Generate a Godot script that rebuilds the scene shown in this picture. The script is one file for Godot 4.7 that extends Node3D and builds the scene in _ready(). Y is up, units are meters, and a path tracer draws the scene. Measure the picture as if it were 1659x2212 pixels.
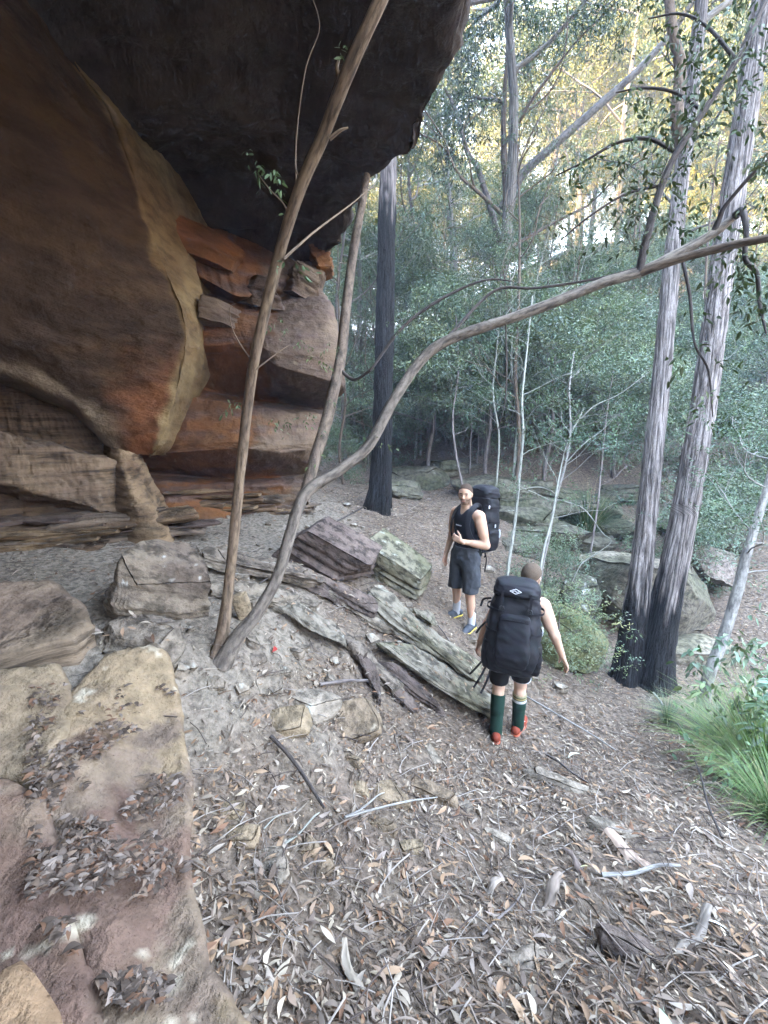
extends Node3D
# A sandstone overhang above a leaf-littered bush track, two hikers walking down into a gully.
# Pixels in this file are those of the photograph scaled to 1659 x 2212.

const FOV := 100.0
const PITCH := 11.0
const EYE := Vector3(0.0, 1.6, 0.0)
const PW := 1659.0
const PH := 2212.0
const PLAIN_NORMAL := Vector3(0, 1, 0)

var focal := 0.5 * PH / tan(deg_to_rad(FOV * 0.5))
var rng := RandomNumberGenerator.new()
var n_lo := FastNoiseLite.new()
var n_mid := FastNoiseLite.new()
var n_hi := FastNoiseLite.new()
var n_cell := FastNoiseLite.new()
var used_names := {}
var mats := {}
var tps_p: Array[Vector2] = []
var tps_w: PackedFloat64Array
var grid_h: PackedFloat32Array
var on_slabs: Array[Transform3D] = []
const GX0 := -7.0
const GZ0 := -13.0
const GSTEP := 0.06
const GNX := 270
const GNZ := 270


class MB:
	var v := PackedVector3Array()
	var c := PackedColorArray()
	var uv := PackedVector2Array()
	var ix := PackedInt32Array()
	var n := PackedVector3Array()

	func vert(p: Vector3, col := Color.WHITE, t := Vector2.ZERO) -> int:
		v.append(p); c.append(col); uv.append(t)
		return v.size() - 1

	func tri(a: int, b: int, d: int) -> void:
		ix.append(a); ix.append(b); ix.append(d)

	func quad(a: int, b: int, d: int, e: int) -> void:
		ix.append(a); ix.append(b); ix.append(d)
		ix.append(a); ix.append(d); ix.append(e)

	func grid(nu: int, nv: int, start := 0, wrap := false) -> void:
		# vertices start + j * nu + i; front faces where (i -> right, j -> down) is seen from the front
		for j in nv - 1:
			for i in (nu if wrap else nu - 1):
				var i2 := (i + 1) % nu
				var a := start + j * nu + i
				var b := start + j * nu + i2
				var d := start + (j + 1) * nu + i2
				var e := start + (j + 1) * nu + i
				quad(a, b, d, e)

	func normals() -> void:
		n.resize(v.size())
		n.fill(Vector3.ZERO)
		for t in range(0, ix.size(), 3):
			var a := ix[t]
			var b := ix[t + 1]
			var d := ix[t + 2]
			var f := (v[d] - v[a]).cross(v[b] - v[a])
			n[a] += f; n[b] += f; n[d] += f
		for i in n.size():
			n[i] = n[i].normalized() if n[i].length_squared() > 1e-20 else Vector3.UP

	func flat() -> void:
		# splits every face so that edges stay sharp
		var v2 := PackedVector3Array()
		var c2 := PackedColorArray()
		var u2 := PackedVector2Array()
		var x2 := PackedInt32Array()
		for k in ix:
			v2.append(v[k]); c2.append(c[k]); u2.append(uv[k]); x2.append(x2.size())
		v = v2; c = c2; uv = u2; ix = x2

	func mesh() -> ArrayMesh:
		if n.size() != v.size():
			normals()
		var a := []
		a.resize(Mesh.ARRAY_MAX)
		a[Mesh.ARRAY_VERTEX] = v
		a[Mesh.ARRAY_NORMAL] = n
		a[Mesh.ARRAY_COLOR] = c
		a[Mesh.ARRAY_TEX_UV] = uv
		a[Mesh.ARRAY_INDEX] = ix
		var m := ArrayMesh.new()
		m.add_surface_from_arrays(Mesh.PRIMITIVE_TRIANGLES, a)
		return m

	func add(o: MB, t := Transform3D()) -> void:
		var s := v.size()
		for k in o.v.size():
			v.append(t * o.v[k]); c.append(o.c[k]); uv.append(o.uv[k])
		for k in o.ix:
			ix.append(s + k)


# ---------------------------------------------------------------- names and metas
func numbered(called: String) -> String:
	var k: int = used_names.get(called, 0)
	used_names[called] = k + 1
	return called if k == 0 else "%s_%03d" % [called, k]

func tag(o: Node, label := "", category := "", group := "", kind := "") -> void:
	if label: o.set_meta("label", label)
	if category: o.set_meta("category", category)
	if group: o.set_meta("group", group)
	if kind: o.set_meta("kind", kind)

func thing(called: String, where: Vector3, label: String, category: String, group := "") -> Node3D:
	var o := Node3D.new()
	o.name = numbered(called)
	add_child(o)
	o.position = where
	tag(o, label, category, group)
	return o

func put(called: String, mesh: Mesh, mat: Material, parent: Node = self, where := Transform3D()) -> MeshInstance3D:
	var o := MeshInstance3D.new()
	o.mesh = mesh
	o.material_override = mat
	o.transform = where
	if parent == self:
		o.name = numbered(called)
		add_child(o)
	else:
		o.name = called
		parent.add_child(o, true)
	return o

func many(called: String, mesh: Mesh, mat: Material, xf: Array, cols: PackedColorArray, parent: Node = self) -> MultiMeshInstance3D:
	var mm := MultiMesh.new()
	mm.transform_format = MultiMesh.TRANSFORM_3D
	mm.use_colors = true
	mm.mesh = mesh
	mm.instance_count = xf.size()
	for k in xf.size():
		mm.set_instance_transform(k, xf[k])
		mm.set_instance_color(k, cols[k])
	var o := MultiMeshInstance3D.new()
	o.multimesh = mm
	o.material_override = mat
	if parent == self:
		o.name = numbered(called)
		add_child(o)
	else:
		o.name = called
		parent.add_child(o, true)
	o.set_meta("kind", "stuff")
	return o

# ---------------------------------------------------------------- pixels to places
func ray(px: float, py: float) -> Vector3:
	var q := Vector3((px - PW * 0.5) / focal, -(py - PH * 0.5) / focal, -1.0)
	return q.rotated(Vector3.RIGHT, deg_to_rad(-PITCH))

func at(px: float, py: float, depth: float) -> Vector3:
	return EYE + ray(px, py) * depth

func ats(a: Array) -> Array:
	var r := []
	for p in a:
		r.append(at(p[0], p[1], p[2]) if p is Array else p)
	return r

# ---------------------------------------------------------------- small maths
func sstep(a: float, b: float, x: float) -> float:
	var t := clampf((x - a) / (b - a), 0.0, 1.0)
	return t * t * (3.0 - 2.0 * t)

func rr(a: float, b: float) -> float:
	return rng.randf_range(a, b)

func lin(r: float, g: float, b: float) -> Color:
	return Color(r, g, b)

func srgb(r: float, g: float, b: float) -> Color:
	return Color(r, g, b).linear_to_srgb()

func crom(p: Array, t: float) -> Variant:
	var k := p.size()
	var s := clampf(t, 0.0, 1.0) * (k - 1)
	var i := mini(int(s), k - 2)
	var f := s - i
	var p1 = p[i]
	var p2 = p[i + 1]
	var p0 = p[i - 1] if i > 0 else p1 * 2.0 - p2
	var p3 = p[i + 2] if i + 2 < k else p2 * 2.0 - p1
	return (p1 * 2.0 + (p2 - p0) * f + (p0 * 2.0 - p1 * 5.0 + p2 * 4.0 - p3) * (f * f) + (p1 * 3.0 - p0 - p2 * 3.0 + p3) * (f * f * f)) * 0.5

func setup_noise() -> void:
	n_lo.seed = 11; n_lo.frequency = 0.45; n_lo.fractal_octaves = 4; n_lo.noise_type = FastNoiseLite.TYPE_SIMPLEX_SMOOTH
	n_mid.seed = 23; n_mid.frequency = 1.9; n_mid.fractal_octaves = 4; n_mid.noise_type = FastNoiseLite.TYPE_SIMPLEX_SMOOTH
	n_hi.seed = 37; n_hi.frequency = 8.0; n_hi.fractal_octaves = 3; n_hi.noise_type = FastNoiseLite.TYPE_SIMPLEX_SMOOTH
	n_cell.seed = 5; n_cell.frequency = 1.3; n_cell.noise_type = FastNoiseLite.TYPE_CELLULAR
	n_cell.cellular_return_type = FastNoiseLite.RETURN_CELL_VALUE
	n_cell.fractal_type = FastNoiseLite.FRACTAL_NONE

# ---------------------------------------------------------------- materials
func ntex(freq: float, seed_: int, octaves: int, ramp: Array, size := 512, normal := 0.0, kind := FastNoiseLite.TYPE_SIMPLEX_SMOOTH) -> NoiseTexture2D:
	var f := FastNoiseLite.new()
	f.noise_type = kind
	f.seed = seed_
	f.frequency = freq
	f.fractal_octaves = octaves
	f.fractal_gain = 0.62
	var t := NoiseTexture2D.new()
	t.width = size
	t.height = size
	t.seamless = true
	t.noise = f
	if normal > 0.0:
		t.as_normal_map = true
		t.bump_strength = normal
	else:
		var g := Gradient.new()
		var offs := PackedFloat32Array()
		var cols := PackedColorArray()
		for k in ramp:
			offs.append(k[0])
			cols.append(k[1])
		g.offsets = offs
		g.colors = cols
		t.color_ramp = g
	return t

func grey(v: float) -> Color:
	return Color(v, v, v)

func mat(called: String, albedo: Color, rough: float, tex: Texture2D = null, nrm: Texture2D = null, scale := Vector3.ONE, nscale := 1.0, world := true) -> StandardMaterial3D:
	var m := StandardMaterial3D.new()
	m.resource_name = called
	m.albedo_color = albedo
	m.roughness = rough
	m.metallic_specular = 0.35
	m.vertex_color_use_as_albedo = true
	if tex: m.albedo_texture = tex
	if nrm:
		m.normal_enabled = true
		m.normal_texture = nrm
		m.normal_scale = nscale
	if world:
		m.uv1_triplanar = true
		m.uv1_world_triplanar = true
	m.uv1_scale = scale
	mats[called] = m
	return m

func setup_materials() -> void:
	var grain := ntex(0.007, 3, 8, [[0.0, grey(0.35)], [0.3, grey(0.62)], [0.5, grey(0.85)], [0.62, grey(0.97)], [1.0, Color(1, 1, 1)]], 1024)
	var grain_n := ntex(0.010, 7, 8, [], 1024, 22.0)
	var bed := ntex(0.006, 9, 8, [[0.0, grey(0.3)], [0.35, grey(0.62)], [0.5, grey(0.88)], [1.0, Color(1, 1, 1)]], 1024)
	var bed_n := ntex(0.008, 13, 8, [], 1024, 20.0)
	mat("sandstone", Color.WHITE, 0.92, grain, grain_n, Vector3(0.8, 1.0, 0.8), 1.0)
	var soft := ntex(0.006, 59, 8, [[0.0, grey(0.62)], [0.4, grey(0.82)], [0.6, grey(0.94)], [1.0, Color(1, 1, 1)]], 1024)
	mat("cave_stone", Color.WHITE, 0.93, soft, bed_n, Vector3(0.3, 0.9, 0.3), 0.9)
	mat("ledge_stone", Color.WHITE, 0.93, soft, grain_n, Vector3(1.3, 1.6, 1.3), 1.2)
	mat("bedded", Color.WHITE, 0.93, bed, bed_n, Vector3(0.25, 1.8, 0.25), 1.1)
	mat("boulder", Color.WHITE, 0.92, grain, grain_n, Vector3(1.0, 1.2, 1.0), 1.1)
	mat("bedded_block", Color.WHITE, 0.92, bed, bed_n, Vector3(0.8, 2.2, 0.8), 1.3)
	mats.bedded_block.uv1_world_triplanar = false
	var spots := ntex(0.008, 47, 8, [[0.0, grey(0.34)], [0.4, grey(0.50)], [0.64, grey(0.62)], [0.74, grey(0.95)], [1.0, Color(1, 1, 1)]], 1024)
	mat("lichen_block", Color.WHITE, 0.92, spots, bed_n, Vector3(0.5, 1.1, 0.5), 1.1)
	mats.lichen_block.uv1_world_triplanar = false
	var soil_t := ntex(0.012, 17, 8, [[0.0, grey(0.45)], [0.4, grey(0.75)], [0.6, grey(0.95)], [1.0, Color(1, 1, 1)]], 1024)
	var soil_n := ntex(0.02, 19, 7, [], 1024, 16.0)
	mat("soil", Color.WHITE, 0.97, soil_t, soil_n, Vector3(1.1, 1.1, 1.1), 1.0)
	var bark_t := ntex(0.010, 29, 7, [[0.0, grey(0.36)], [0.38, grey(0.64)], [0.55, grey(0.92)], [1.0, Color(1, 1, 1)]], 1024)
	var bark_n := ntex(0.012, 31, 7, [], 1024, 20.0)
	mat("fibre_bark", Color.WHITE, 0.95, bark_t, bark_n, Vector3(2.0, 0.085, 1.0), 1.5, false)
	var skin_t := ntex(0.012, 53, 7, [[0.0, grey(0.62)], [0.4, grey(0.84)], [0.6, grey(0.96)], [1.0, Color(1, 1, 1)]], 512)
	mat("smooth_bark", Color.WHITE, 0.9, skin_t, bark_n, Vector3(1.0, 1.2, 1.0), 0.5, false)
	mat("leaf", Color.WHITE, 0.55, null, null, Vector3.ONE, 1.0, false)
	mats.leaf.backlight_enabled = true
	mats.leaf.backlight = Color(0.35, 0.42, 0.12)
	mats.leaf.metallic_specular = 0.3
	mats.leaf.cull_mode = BaseMaterial3D.CULL_DISABLED
	mat("dry_leaf", Color.WHITE, 0.75, null, null, Vector3.ONE, 1.0, false)
	mats.dry_leaf.metallic_specular = 0.15
	mats.dry_leaf.roughness = 0.92
	mats.dry_leaf.cull_mode = BaseMaterial3D.CULL_DISABLED
	mat("skin", Color.WHITE, 0.55, null, null, Vector3.ONE, 1.0, false)
	mats.skin.subsurf_scatter_enabled = true
	mats.skin.subsurf_scatter_strength = 0.12
	var weave_n := ntex(0.09, 41, 3, [], 256, 5.0)
	var weave := ntex(0.05, 43, 4, [[0.0, grey(0.7)], [0.5, grey(0.9)], [1.0, Color(1, 1, 1)]], 256)
	mat("cloth", Color.WHITE, 0.9, weave, weave_n, Vector3(9, 9, 9), 0.22)
	mat("nylon", Color.WHITE, 0.62, weave, weave_n, Vector3(10, 10, 10), 0.25)
	mat("plastic", Color.WHITE, 0.4, null, null, Vector3.ONE, 1.0, false)
	mat("hair", Color.WHITE, 0.85, weave, weave_n, Vector3(14, 14, 14), 1.0)

# ---------------------------------------------------------------- ground
func tps_phi(r2: float) -> float:
	return r2 * log(r2 + 1e-9) * 0.5

func solve(a: Array, b: PackedFloat64Array) -> PackedFloat64Array:
	var k := b.size()
	for i in k:
		var best := i
		for j in range(i + 1, k):
			if absf(a[j][i]) > absf(a[best][i]):
				best = j
		if best != i:
			var tmp = a[i]; a[i] = a[best]; a[best] = tmp
			var tb := b[i]; b[i] = b[best]; b[best] = tb
		var ri: PackedFloat64Array = a[i]
		for j in range(i + 1, k):
			var rj: PackedFloat64Array = a[j]
			var f := rj[i] / ri[i]
			if f != 0.0:
				for m in range(i, k):
					rj[m] -= f * ri[m]
				b[j] -= f * b[i]
				a[j] = rj
	var x := PackedFloat64Array()
	x.resize(k)
	for i in range(k - 1, -1, -1):
		var s := b[i]
		var ri: PackedFloat64Array = a[i]
		for m in range(i + 1, k):
			s -= ri[m] * x[m]
		x[i] = s / ri[i]
	return x

func setup_ground() -> void:
	# places where the photograph shows what the ground carries, then the lie of the land around
	var seen := [
		[480, 1395, 2.95], [640, 1112, 6.5], [520, 1120, 6.0], [430, 1135, 5.6], [815, 1098, 8.2], [1000, 1352, 5.4], [1098, 1597, 3.98],
		[1390, 1475, 5.6], [1420, 1365, 7.4], [1250, 1410, 6.2], [1600, 1500, 5.4], [1659, 1750, 3.15], [830, 2212, 1.4], [830, 1700, 2.8],
		[600, 1700, 2.35], [450, 1560, 2.5], [700, 1480, 3.35], [700, 1300, 4.3], [900, 1250, 5.6], [800, 1180, 6.4], [1000, 1500, 4.25],
		[900, 1050, 11.5], [1100, 1180, 8.0], [1100, 1095, 10.0], [1200, 1210, 8.3], [1300, 1100, 10.5], [1300, 985, 12.5], [1600, 1220, 8.5], [1600, 1040, 11.0], [1000, 985, 13.0], [1150, 960, 13.0], [880, 985, 14.0],
		[1600, 860, 14.0], [1600, 680, 20.0], [1400, 720, 19.0], [1200, 760, 19.0], [1000, 820, 20.0], [1200, 620, 30.0], [1200, 540, 46.0], [1600, 520, 36.0], [900, 860, 24.0], [870, 760, 42.0],
		[1250, 1700, 3.15], [1300, 2000, 1.95], [1620, 2150, 1.45], [300, 1300, 3.2], [100, 1250, 3.3], [1130, 1430, 4.9], [1250, 1540, 4.5],
	]
	var pts: Array[Vector3] = []
	for s in seen:
		pts.append(at(s[0], s[1], s[2]))
	for p in [[0, 0, 0.05], [-1.3, 0, 0.22], [1.3, 0.2, -0.35], [-0.2, 3, 0.2], [-3, 0.5, 0.3], [-3, 4, 0.5], [3, 0.5, -1.2], [5.2, -2, -2.1], [5.6, 2, -2.3], [3, 5, -1.0], [9, 3, -1.2], [9, -3, -1.3],
			[16, 0, 1.5], [30, 5, 8], [60, 5, 20], [60, -20, 22], [30, -10, 8], [80, -60, 26], [40, -80, 24], [0, -80, 14], [-20, -60, 16], [-12, -25, 4], [-8, -12, 2], [-10, -4, 1], [-12, 5, 2], [0, 15, 0], [15, 15, 0], [-15, 20, 4], [0, 60, 2], [60, 60, 20], [-60, 0, 20], [-60, 60, 12], [-80, -80, 26], [150, -150, 40], [-150, -150, 40], [150, 150, 20], [-150, 150, 20], [0, -160, 30], [160, 0, 38]]:
		pts.append(Vector3(p[0], p[2], p[1]))
	var k := pts.size()
	var a := []
	var b := PackedFloat64Array()
	for i in k:
		tps_p.append(Vector2(pts[i].x, pts[i].z))
	for i in k + 3:
		var row := PackedFloat64Array()
		row.resize(k + 3)
		if i < k:
			for j in k:
				row[j] = tps_phi(tps_p[i].distance_squared_to(tps_p[j])) + (0.02 if i == j else 0.0)
			row[k] = 1.0; row[k + 1] = tps_p[i].x; row[k + 2] = tps_p[i].y
			b.append(pts[i].y)
		else:
			for j in k:
				row[j] = 1.0 if i == k else (tps_p[j].x if i == k + 1 else tps_p[j].y)
			b.append(0.0)
		a.append(row)
	tps_w = solve(a, b)
	grid_h.resize(GNX * GNZ)
	for j in GNZ:
		for i in GNX:
			grid_h[j * GNX + i] = raw_height(GX0 + i * GSTEP, GZ0 + j * GSTEP)

func base_height(x: float, z: float) -> float:
	var k := tps_p.size()
	var s := tps_w[k] + tps_w[k + 1] * x + tps_w[k + 2] * z
	var q := Vector2(x, z)
	for i in k:
		var r2 := q.distance_squared_to(tps_p[i])
		s += tps_w[i] * r2 * log(r2 + 1e-9) * 0.5
	return s

func raw_height(x: float, z: float) -> float:
	var h := base_height(x, z)
	var far := sstep(8.0, 30.0, Vector2(x, z).length())
	h += n_mid.get_noise_2d(x, z) * 0.045 + n_hi.get_noise_2d(x, z) * 0.012 + n_lo.get_noise_2d(x * 0.4, z * 0.4) * 0.5 * far
	return h

func height(x: float, z: float) -> float:
	var fx := (x - GX0) / GSTEP
	var fz := (z - GZ0) / GSTEP
	if fx < 0.0 or fz < 0.0 or fx >= GNX - 1 or fz >= GNZ - 1:
		return raw_height(x, z)
	var i := int(fx)
	var j := int(fz)
	fx -= i
	fz -= j
	var o := j * GNX + i
	return lerpf(lerpf(grid_h[o], grid_h[o + 1], fx), lerpf(grid_h[o + GNX], grid_h[o + GNX + 1], fx), fz)

func ground_normal(x: float, z: float, e := 0.12) -> Vector3:
	return Vector3(height(x - e, z) - height(x + e, z), 2.0 * e, height(x, z - e) - height(x, z + e)).normalized()

func on_ground(px: float, py: float, lift := 0.0) -> Vector3:
	var d := ray(px, py)
	var t := 0.8
	while t < 120.0:
		var p := EYE + d * t
		if p.y < height(p.x, p.z) + lift:
			var lo := t - maxf(0.04, t * 0.012)
			for k in 12:
				var m := (lo + t) * 0.5
				p = EYE + d * m
				if p.y < height(p.x, p.z) + lift: t = m
				else: lo = m
			return EYE + d * t
		t += maxf(0.04, t * 0.012)
	return EYE + d * 60.0

func dusty(x: float, z: float) -> float:
	# dry grey dust under the roof, none out where the leaves lie
	var edge := 0.05 + n_lo.get_noise_2d(x * 2.0, z * 2.0) * 0.5 + n_mid.get_noise_2d(x, z) * 0.3
	var line := lerpf(-0.9, -0.6, sstep(-1.5, -3.0, z))
	var d := sstep(edge + 0.35, edge - 0.35, x - line + sstep(-2.4, -1.2, z) * 0.9)
	return d * sstep(-9.0, -7.0, z)

func build_ground() -> void:
	var near := 150
	var far := 26
	var xs := PackedFloat32Array()
	var zs := PackedFloat32Array()
	# even steps where the camera stands, widening to the horizon
	for s in [-1, 0, 1]:
		for k in (far if s != 0 else near):
			if s == 0:
				xs.append(lerpf(-6.8, 8.9, k / float(near - 1)))
				zs.append(lerpf(-12.8, 2.9, k / float(near - 1)))
			else:
				var q: float = (k + 1) / float(far)
				var e := pow(q, 2.6) * 240.0 + q * 4.0
				xs.append(-6.8 - e if s < 0 else 8.9 + e)
				zs.append(-12.8 - e if s < 0 else 2.9 + e)
	xs.sort()
	zs.sort()
	var m := MB.new()
	for z in zs:
		for x in xs:
			var d := dusty(x, z)
			var v := n_mid.get_noise_2d(x * 0.7 + 40.0, z * 0.7) * 0.5 + 0.5
			var dust := Color(0.31, 0.27, 0.215).lerp(Color(0.22, 0.185, 0.145), v)
			var humus := Color(0.14, 0.108, 0.08).lerp(Color(0.24, 0.19, 0.145), v)
			m.vert(Vector3(x, height(x, z), z), humus.lerp(dust, d))
	m.grid(xs.size(), zs.size())
	var o := put("ground", m.mesh(), mats.soil)
	tag(o, "", "", "", "structure")

# ---------------------------------------------------------------- rock
func rock_color(p: Vector3, pal: Array, f := 1.0) -> Color:
	# pal: base, second tone, dark stain, pale patch, how much stain, how much pale
	var a := n_lo.get_noise_3d(p.x * 1.6 * f, p.y * 3.2 * f, p.z * 1.6 * f)
	var b := n_mid.get_noise_3d(p.x * 0.8 * f, p.y * 1.6 * f, p.z * 0.8 * f + 7.0)
	var d := n_mid.get_noise_3d(p.x * 1.7 * f + 30.0, p.y * 1.7 * f, p.z * 1.7 * f)
	var e := n_hi.get_noise_3d(p.x * f, p.y * f, p.z * f)
	var c: Color = pal[0].lerp(pal[1], sstep(-0.25, 0.3, a + b * 0.35 + e * 0.12))
	c = c.lerp(pal[2], sstep(0.45 - pal[4], 0.75 - pal[4], b * 0.7 + d * 0.5 + e * 0.25))
	c = c.lerp(pal[3], sstep(0.62 - pal[5], 0.70 - pal[5], d * 0.8 + e * 0.5))
	return c

func strata(p: Vector3) -> float:
	# bedding: sharp-edged layers whose edges wander
	var y := p.y + n_lo.get_noise_3d(p.x * 0.7, p.y * 0.3, p.z * 0.7) * 0.22
	var k := n_mid.get_noise_2d(y * 3.4, 11.0 + floorf(n_lo.get_noise_2d(p.x * 0.8, p.z * 0.8) * 3.0) * 0.7)
	var fine := n_hi.get_noise_2d(y * 2.6, p.x * 0.10 + p.z * 0.08)
	return clampf(k * 2.4, -1.0, 1.0) * 0.6 + clampf(fine * 2.2, -1.0, 1.0) * 0.4

func loft(rows: Array, nu: int, nv: int, pal, amp := 0.06, bed := 0.0, smooth := false, tint := "") -> MB:
	# rows of points, alike in number, each drawn from left to right; the surface runs from row to row
	var m := MB.new()
	var rs := []
	for r in rows:
		var line := []
		for i in nu:
			line.append(crom(r, i / float(nu - 1)))
		rs.append(line)
	var tot := (rows.size() - 1) * nv + 1
	for j in tot:
		var k := mini(j / nv, rows.size() - 2)
		var f := (j - k * nv) / float(nv)
		for i in nu:
			var p: Vector3
			if smooth:
				p = crom([rs[maxi(k - 1, 0)][i], rs[k][i], rs[k + 1][i], rs[mini(k + 2, rs.size() - 1)][i]], (1.0 + f) / 3.0)
			else:
				p = rs[k][i].lerp(rs[k + 1][i], f)
			m.vert(p, Color.WHITE, Vector2(i / float(nu - 1), j / float(tot - 1)))
	m.grid(nu, tot)
	m.normals()
	var moved := PackedVector3Array()
	for i in m.v.size():
		var p := m.v[i]
		var d := n_lo.get_noise_3dv(p * 1.3) * 1.4 + n_mid.get_noise_3dv(p) * 0.7 + n_hi.get_noise_3dv(p * 0.8) * 0.22
		var s := d * amp
		if bed > 0.0:
			s += strata(p) * bed
		moved.append(p + m.n[i] * s)
	m.v = moved
	for i in m.v.size():
		var c := rock_color(m.v[i], pal)
		if tint:
			c = tinted(tint, m.v[i], m.uv[i], c)
		m.c[i] = c
	m.normals()
	return m

func rock_mesh(size: Vector3, seed_: int, pal: Array, opt := {}) -> ArrayMesh:
	# a boulder or block: a box whose edges are worn (round 0 sharp .. 1 ellipsoid), broken by planes and beds
	var res: int = opt.get("res", 12)
	var rnd: float = opt.get("round", 0.35)
	var amp: float = opt.get("amp", 0.05)
	var bed: float = opt.get("bed", 0.0)
	var cuts: int = opt.get("cuts", 5)
	var taper: float = opt.get("taper", 0.15)
	var r := RandomNumberGenerator.new()
	r.seed = seed_ * 7919 + 13
	var planes := []
	for k in cuts:
		var nn := Vector3(r.randfn(), r.randfn() * 0.7, r.randfn()).normalized()
		planes.append([nn, r.randf_range(0.62, 0.86)])
	var skew := Vector2(r.randf_range(-taper, taper), r.randf_range(-taper, taper))
	var off := Vector3(r.randf(), r.randf(), r.randf()) * 100.0
	var mean := (size.x + size.y + size.z) / 3.0
	var m := MB.new()
	var faces := [[Vector3.RIGHT, Vector3.UP, Vector3.FORWARD], [Vector3.LEFT, Vector3.UP, Vector3.BACK], [Vector3.UP, Vector3.BACK, Vector3.RIGHT], [Vector3.DOWN, Vector3.FORWARD, Vector3.RIGHT], [Vector3.BACK, Vector3.UP, Vector3.RIGHT], [Vector3.FORWARD, Vector3.UP, Vector3.LEFT]]
	var known := {}
	for f in faces:
		var idx := []
		for j in res + 1:
			for i in res + 1:
				var a := (i / float(res)) * 2.0 - 1.0
				var b := (j / float(res)) * 2.0 - 1.0
				var q: Vector3 = f[0] + f[2] * a - f[1] * b
				var key := Vector3i((q * 1000.0).round())
				if not known.has(key):
					var sph := q.normalized() * 1.18
					var u := q.lerp(sph, rnd)
					for pl in planes:
						var over: float = u.dot(pl[0]) - pl[1] * 1.15
						if over > 0.0:
							u -= pl[0] * over * 0.92
					u.x *= 1.0 + skew.x * u.y
					u.z *= 1.0 + skew.y * u.y
					var w := u * size * 0.5
					var nn := (u / size).normalized()
					var d := n_lo.get_noise_3dv(w * (1.2 / mean) + off) * 1.5 + n_mid.get_noise_3dv(w * (1.0 / mean) + off) * 0.7 + n_hi.get_noise_3dv(w * (0.9 / maxf(mean, 0.4)) + off) * 0.18
					w += nn * d * amp * mean
					if bed > 0.0:
						var side := 1.0 - absf(nn.y)
						var ly := w.y / size.y
						var st := clampf(n_mid.get_noise_2d(ly * 3.4 + off.x, off.y + (w.x + w.z) * 0.12) * 4.0, -1.0, 1.0) * 0.7 + clampf(n_hi.get_noise_2d(ly * 2.4, off.z + (w.x - w.z) * 0.08) * 3.0, -1.0, 1.0) * 0.5
						w += Vector3(nn.x, 0, nn.z) * st * bed * side
					known[key] = m.vert(w, rock_color(w + off, pal, opt.get("cf", 1.0)))
				idx.append(known[key])
		for j in res:
			for i in res:
				var o := j * (res + 1) + i
				m.quad(idx[o], idx[o + 1], idx[o + res + 2], idx[o + res + 1])
	m.normals()
	var away := 0.0
	for i in range(0, m.v.size(), 7):
		away += m.n[i].dot(m.v[i])
	if away < 0.0:
		for i in m.n.size(): m.n[i] = -m.n[i]
		for t in range(0, m.ix.size(), 3):
			var q2 := m.ix[t + 1]
			m.ix[t + 1] = m.ix[t + 2]
			m.ix[t + 2] = q2
	return m.mesh()

func nearby(hs: PackedVector3Array, x: float, z: float) -> float:
	var s := 0.0
	var wt := 0.0
	for h in hs:
		var w := 1.0 / (Vector2(h.x - x, h.z - z).length_squared() + 0.01)
		w *= w
		s += h.y * w
		wt += w
	return s / wt

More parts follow.
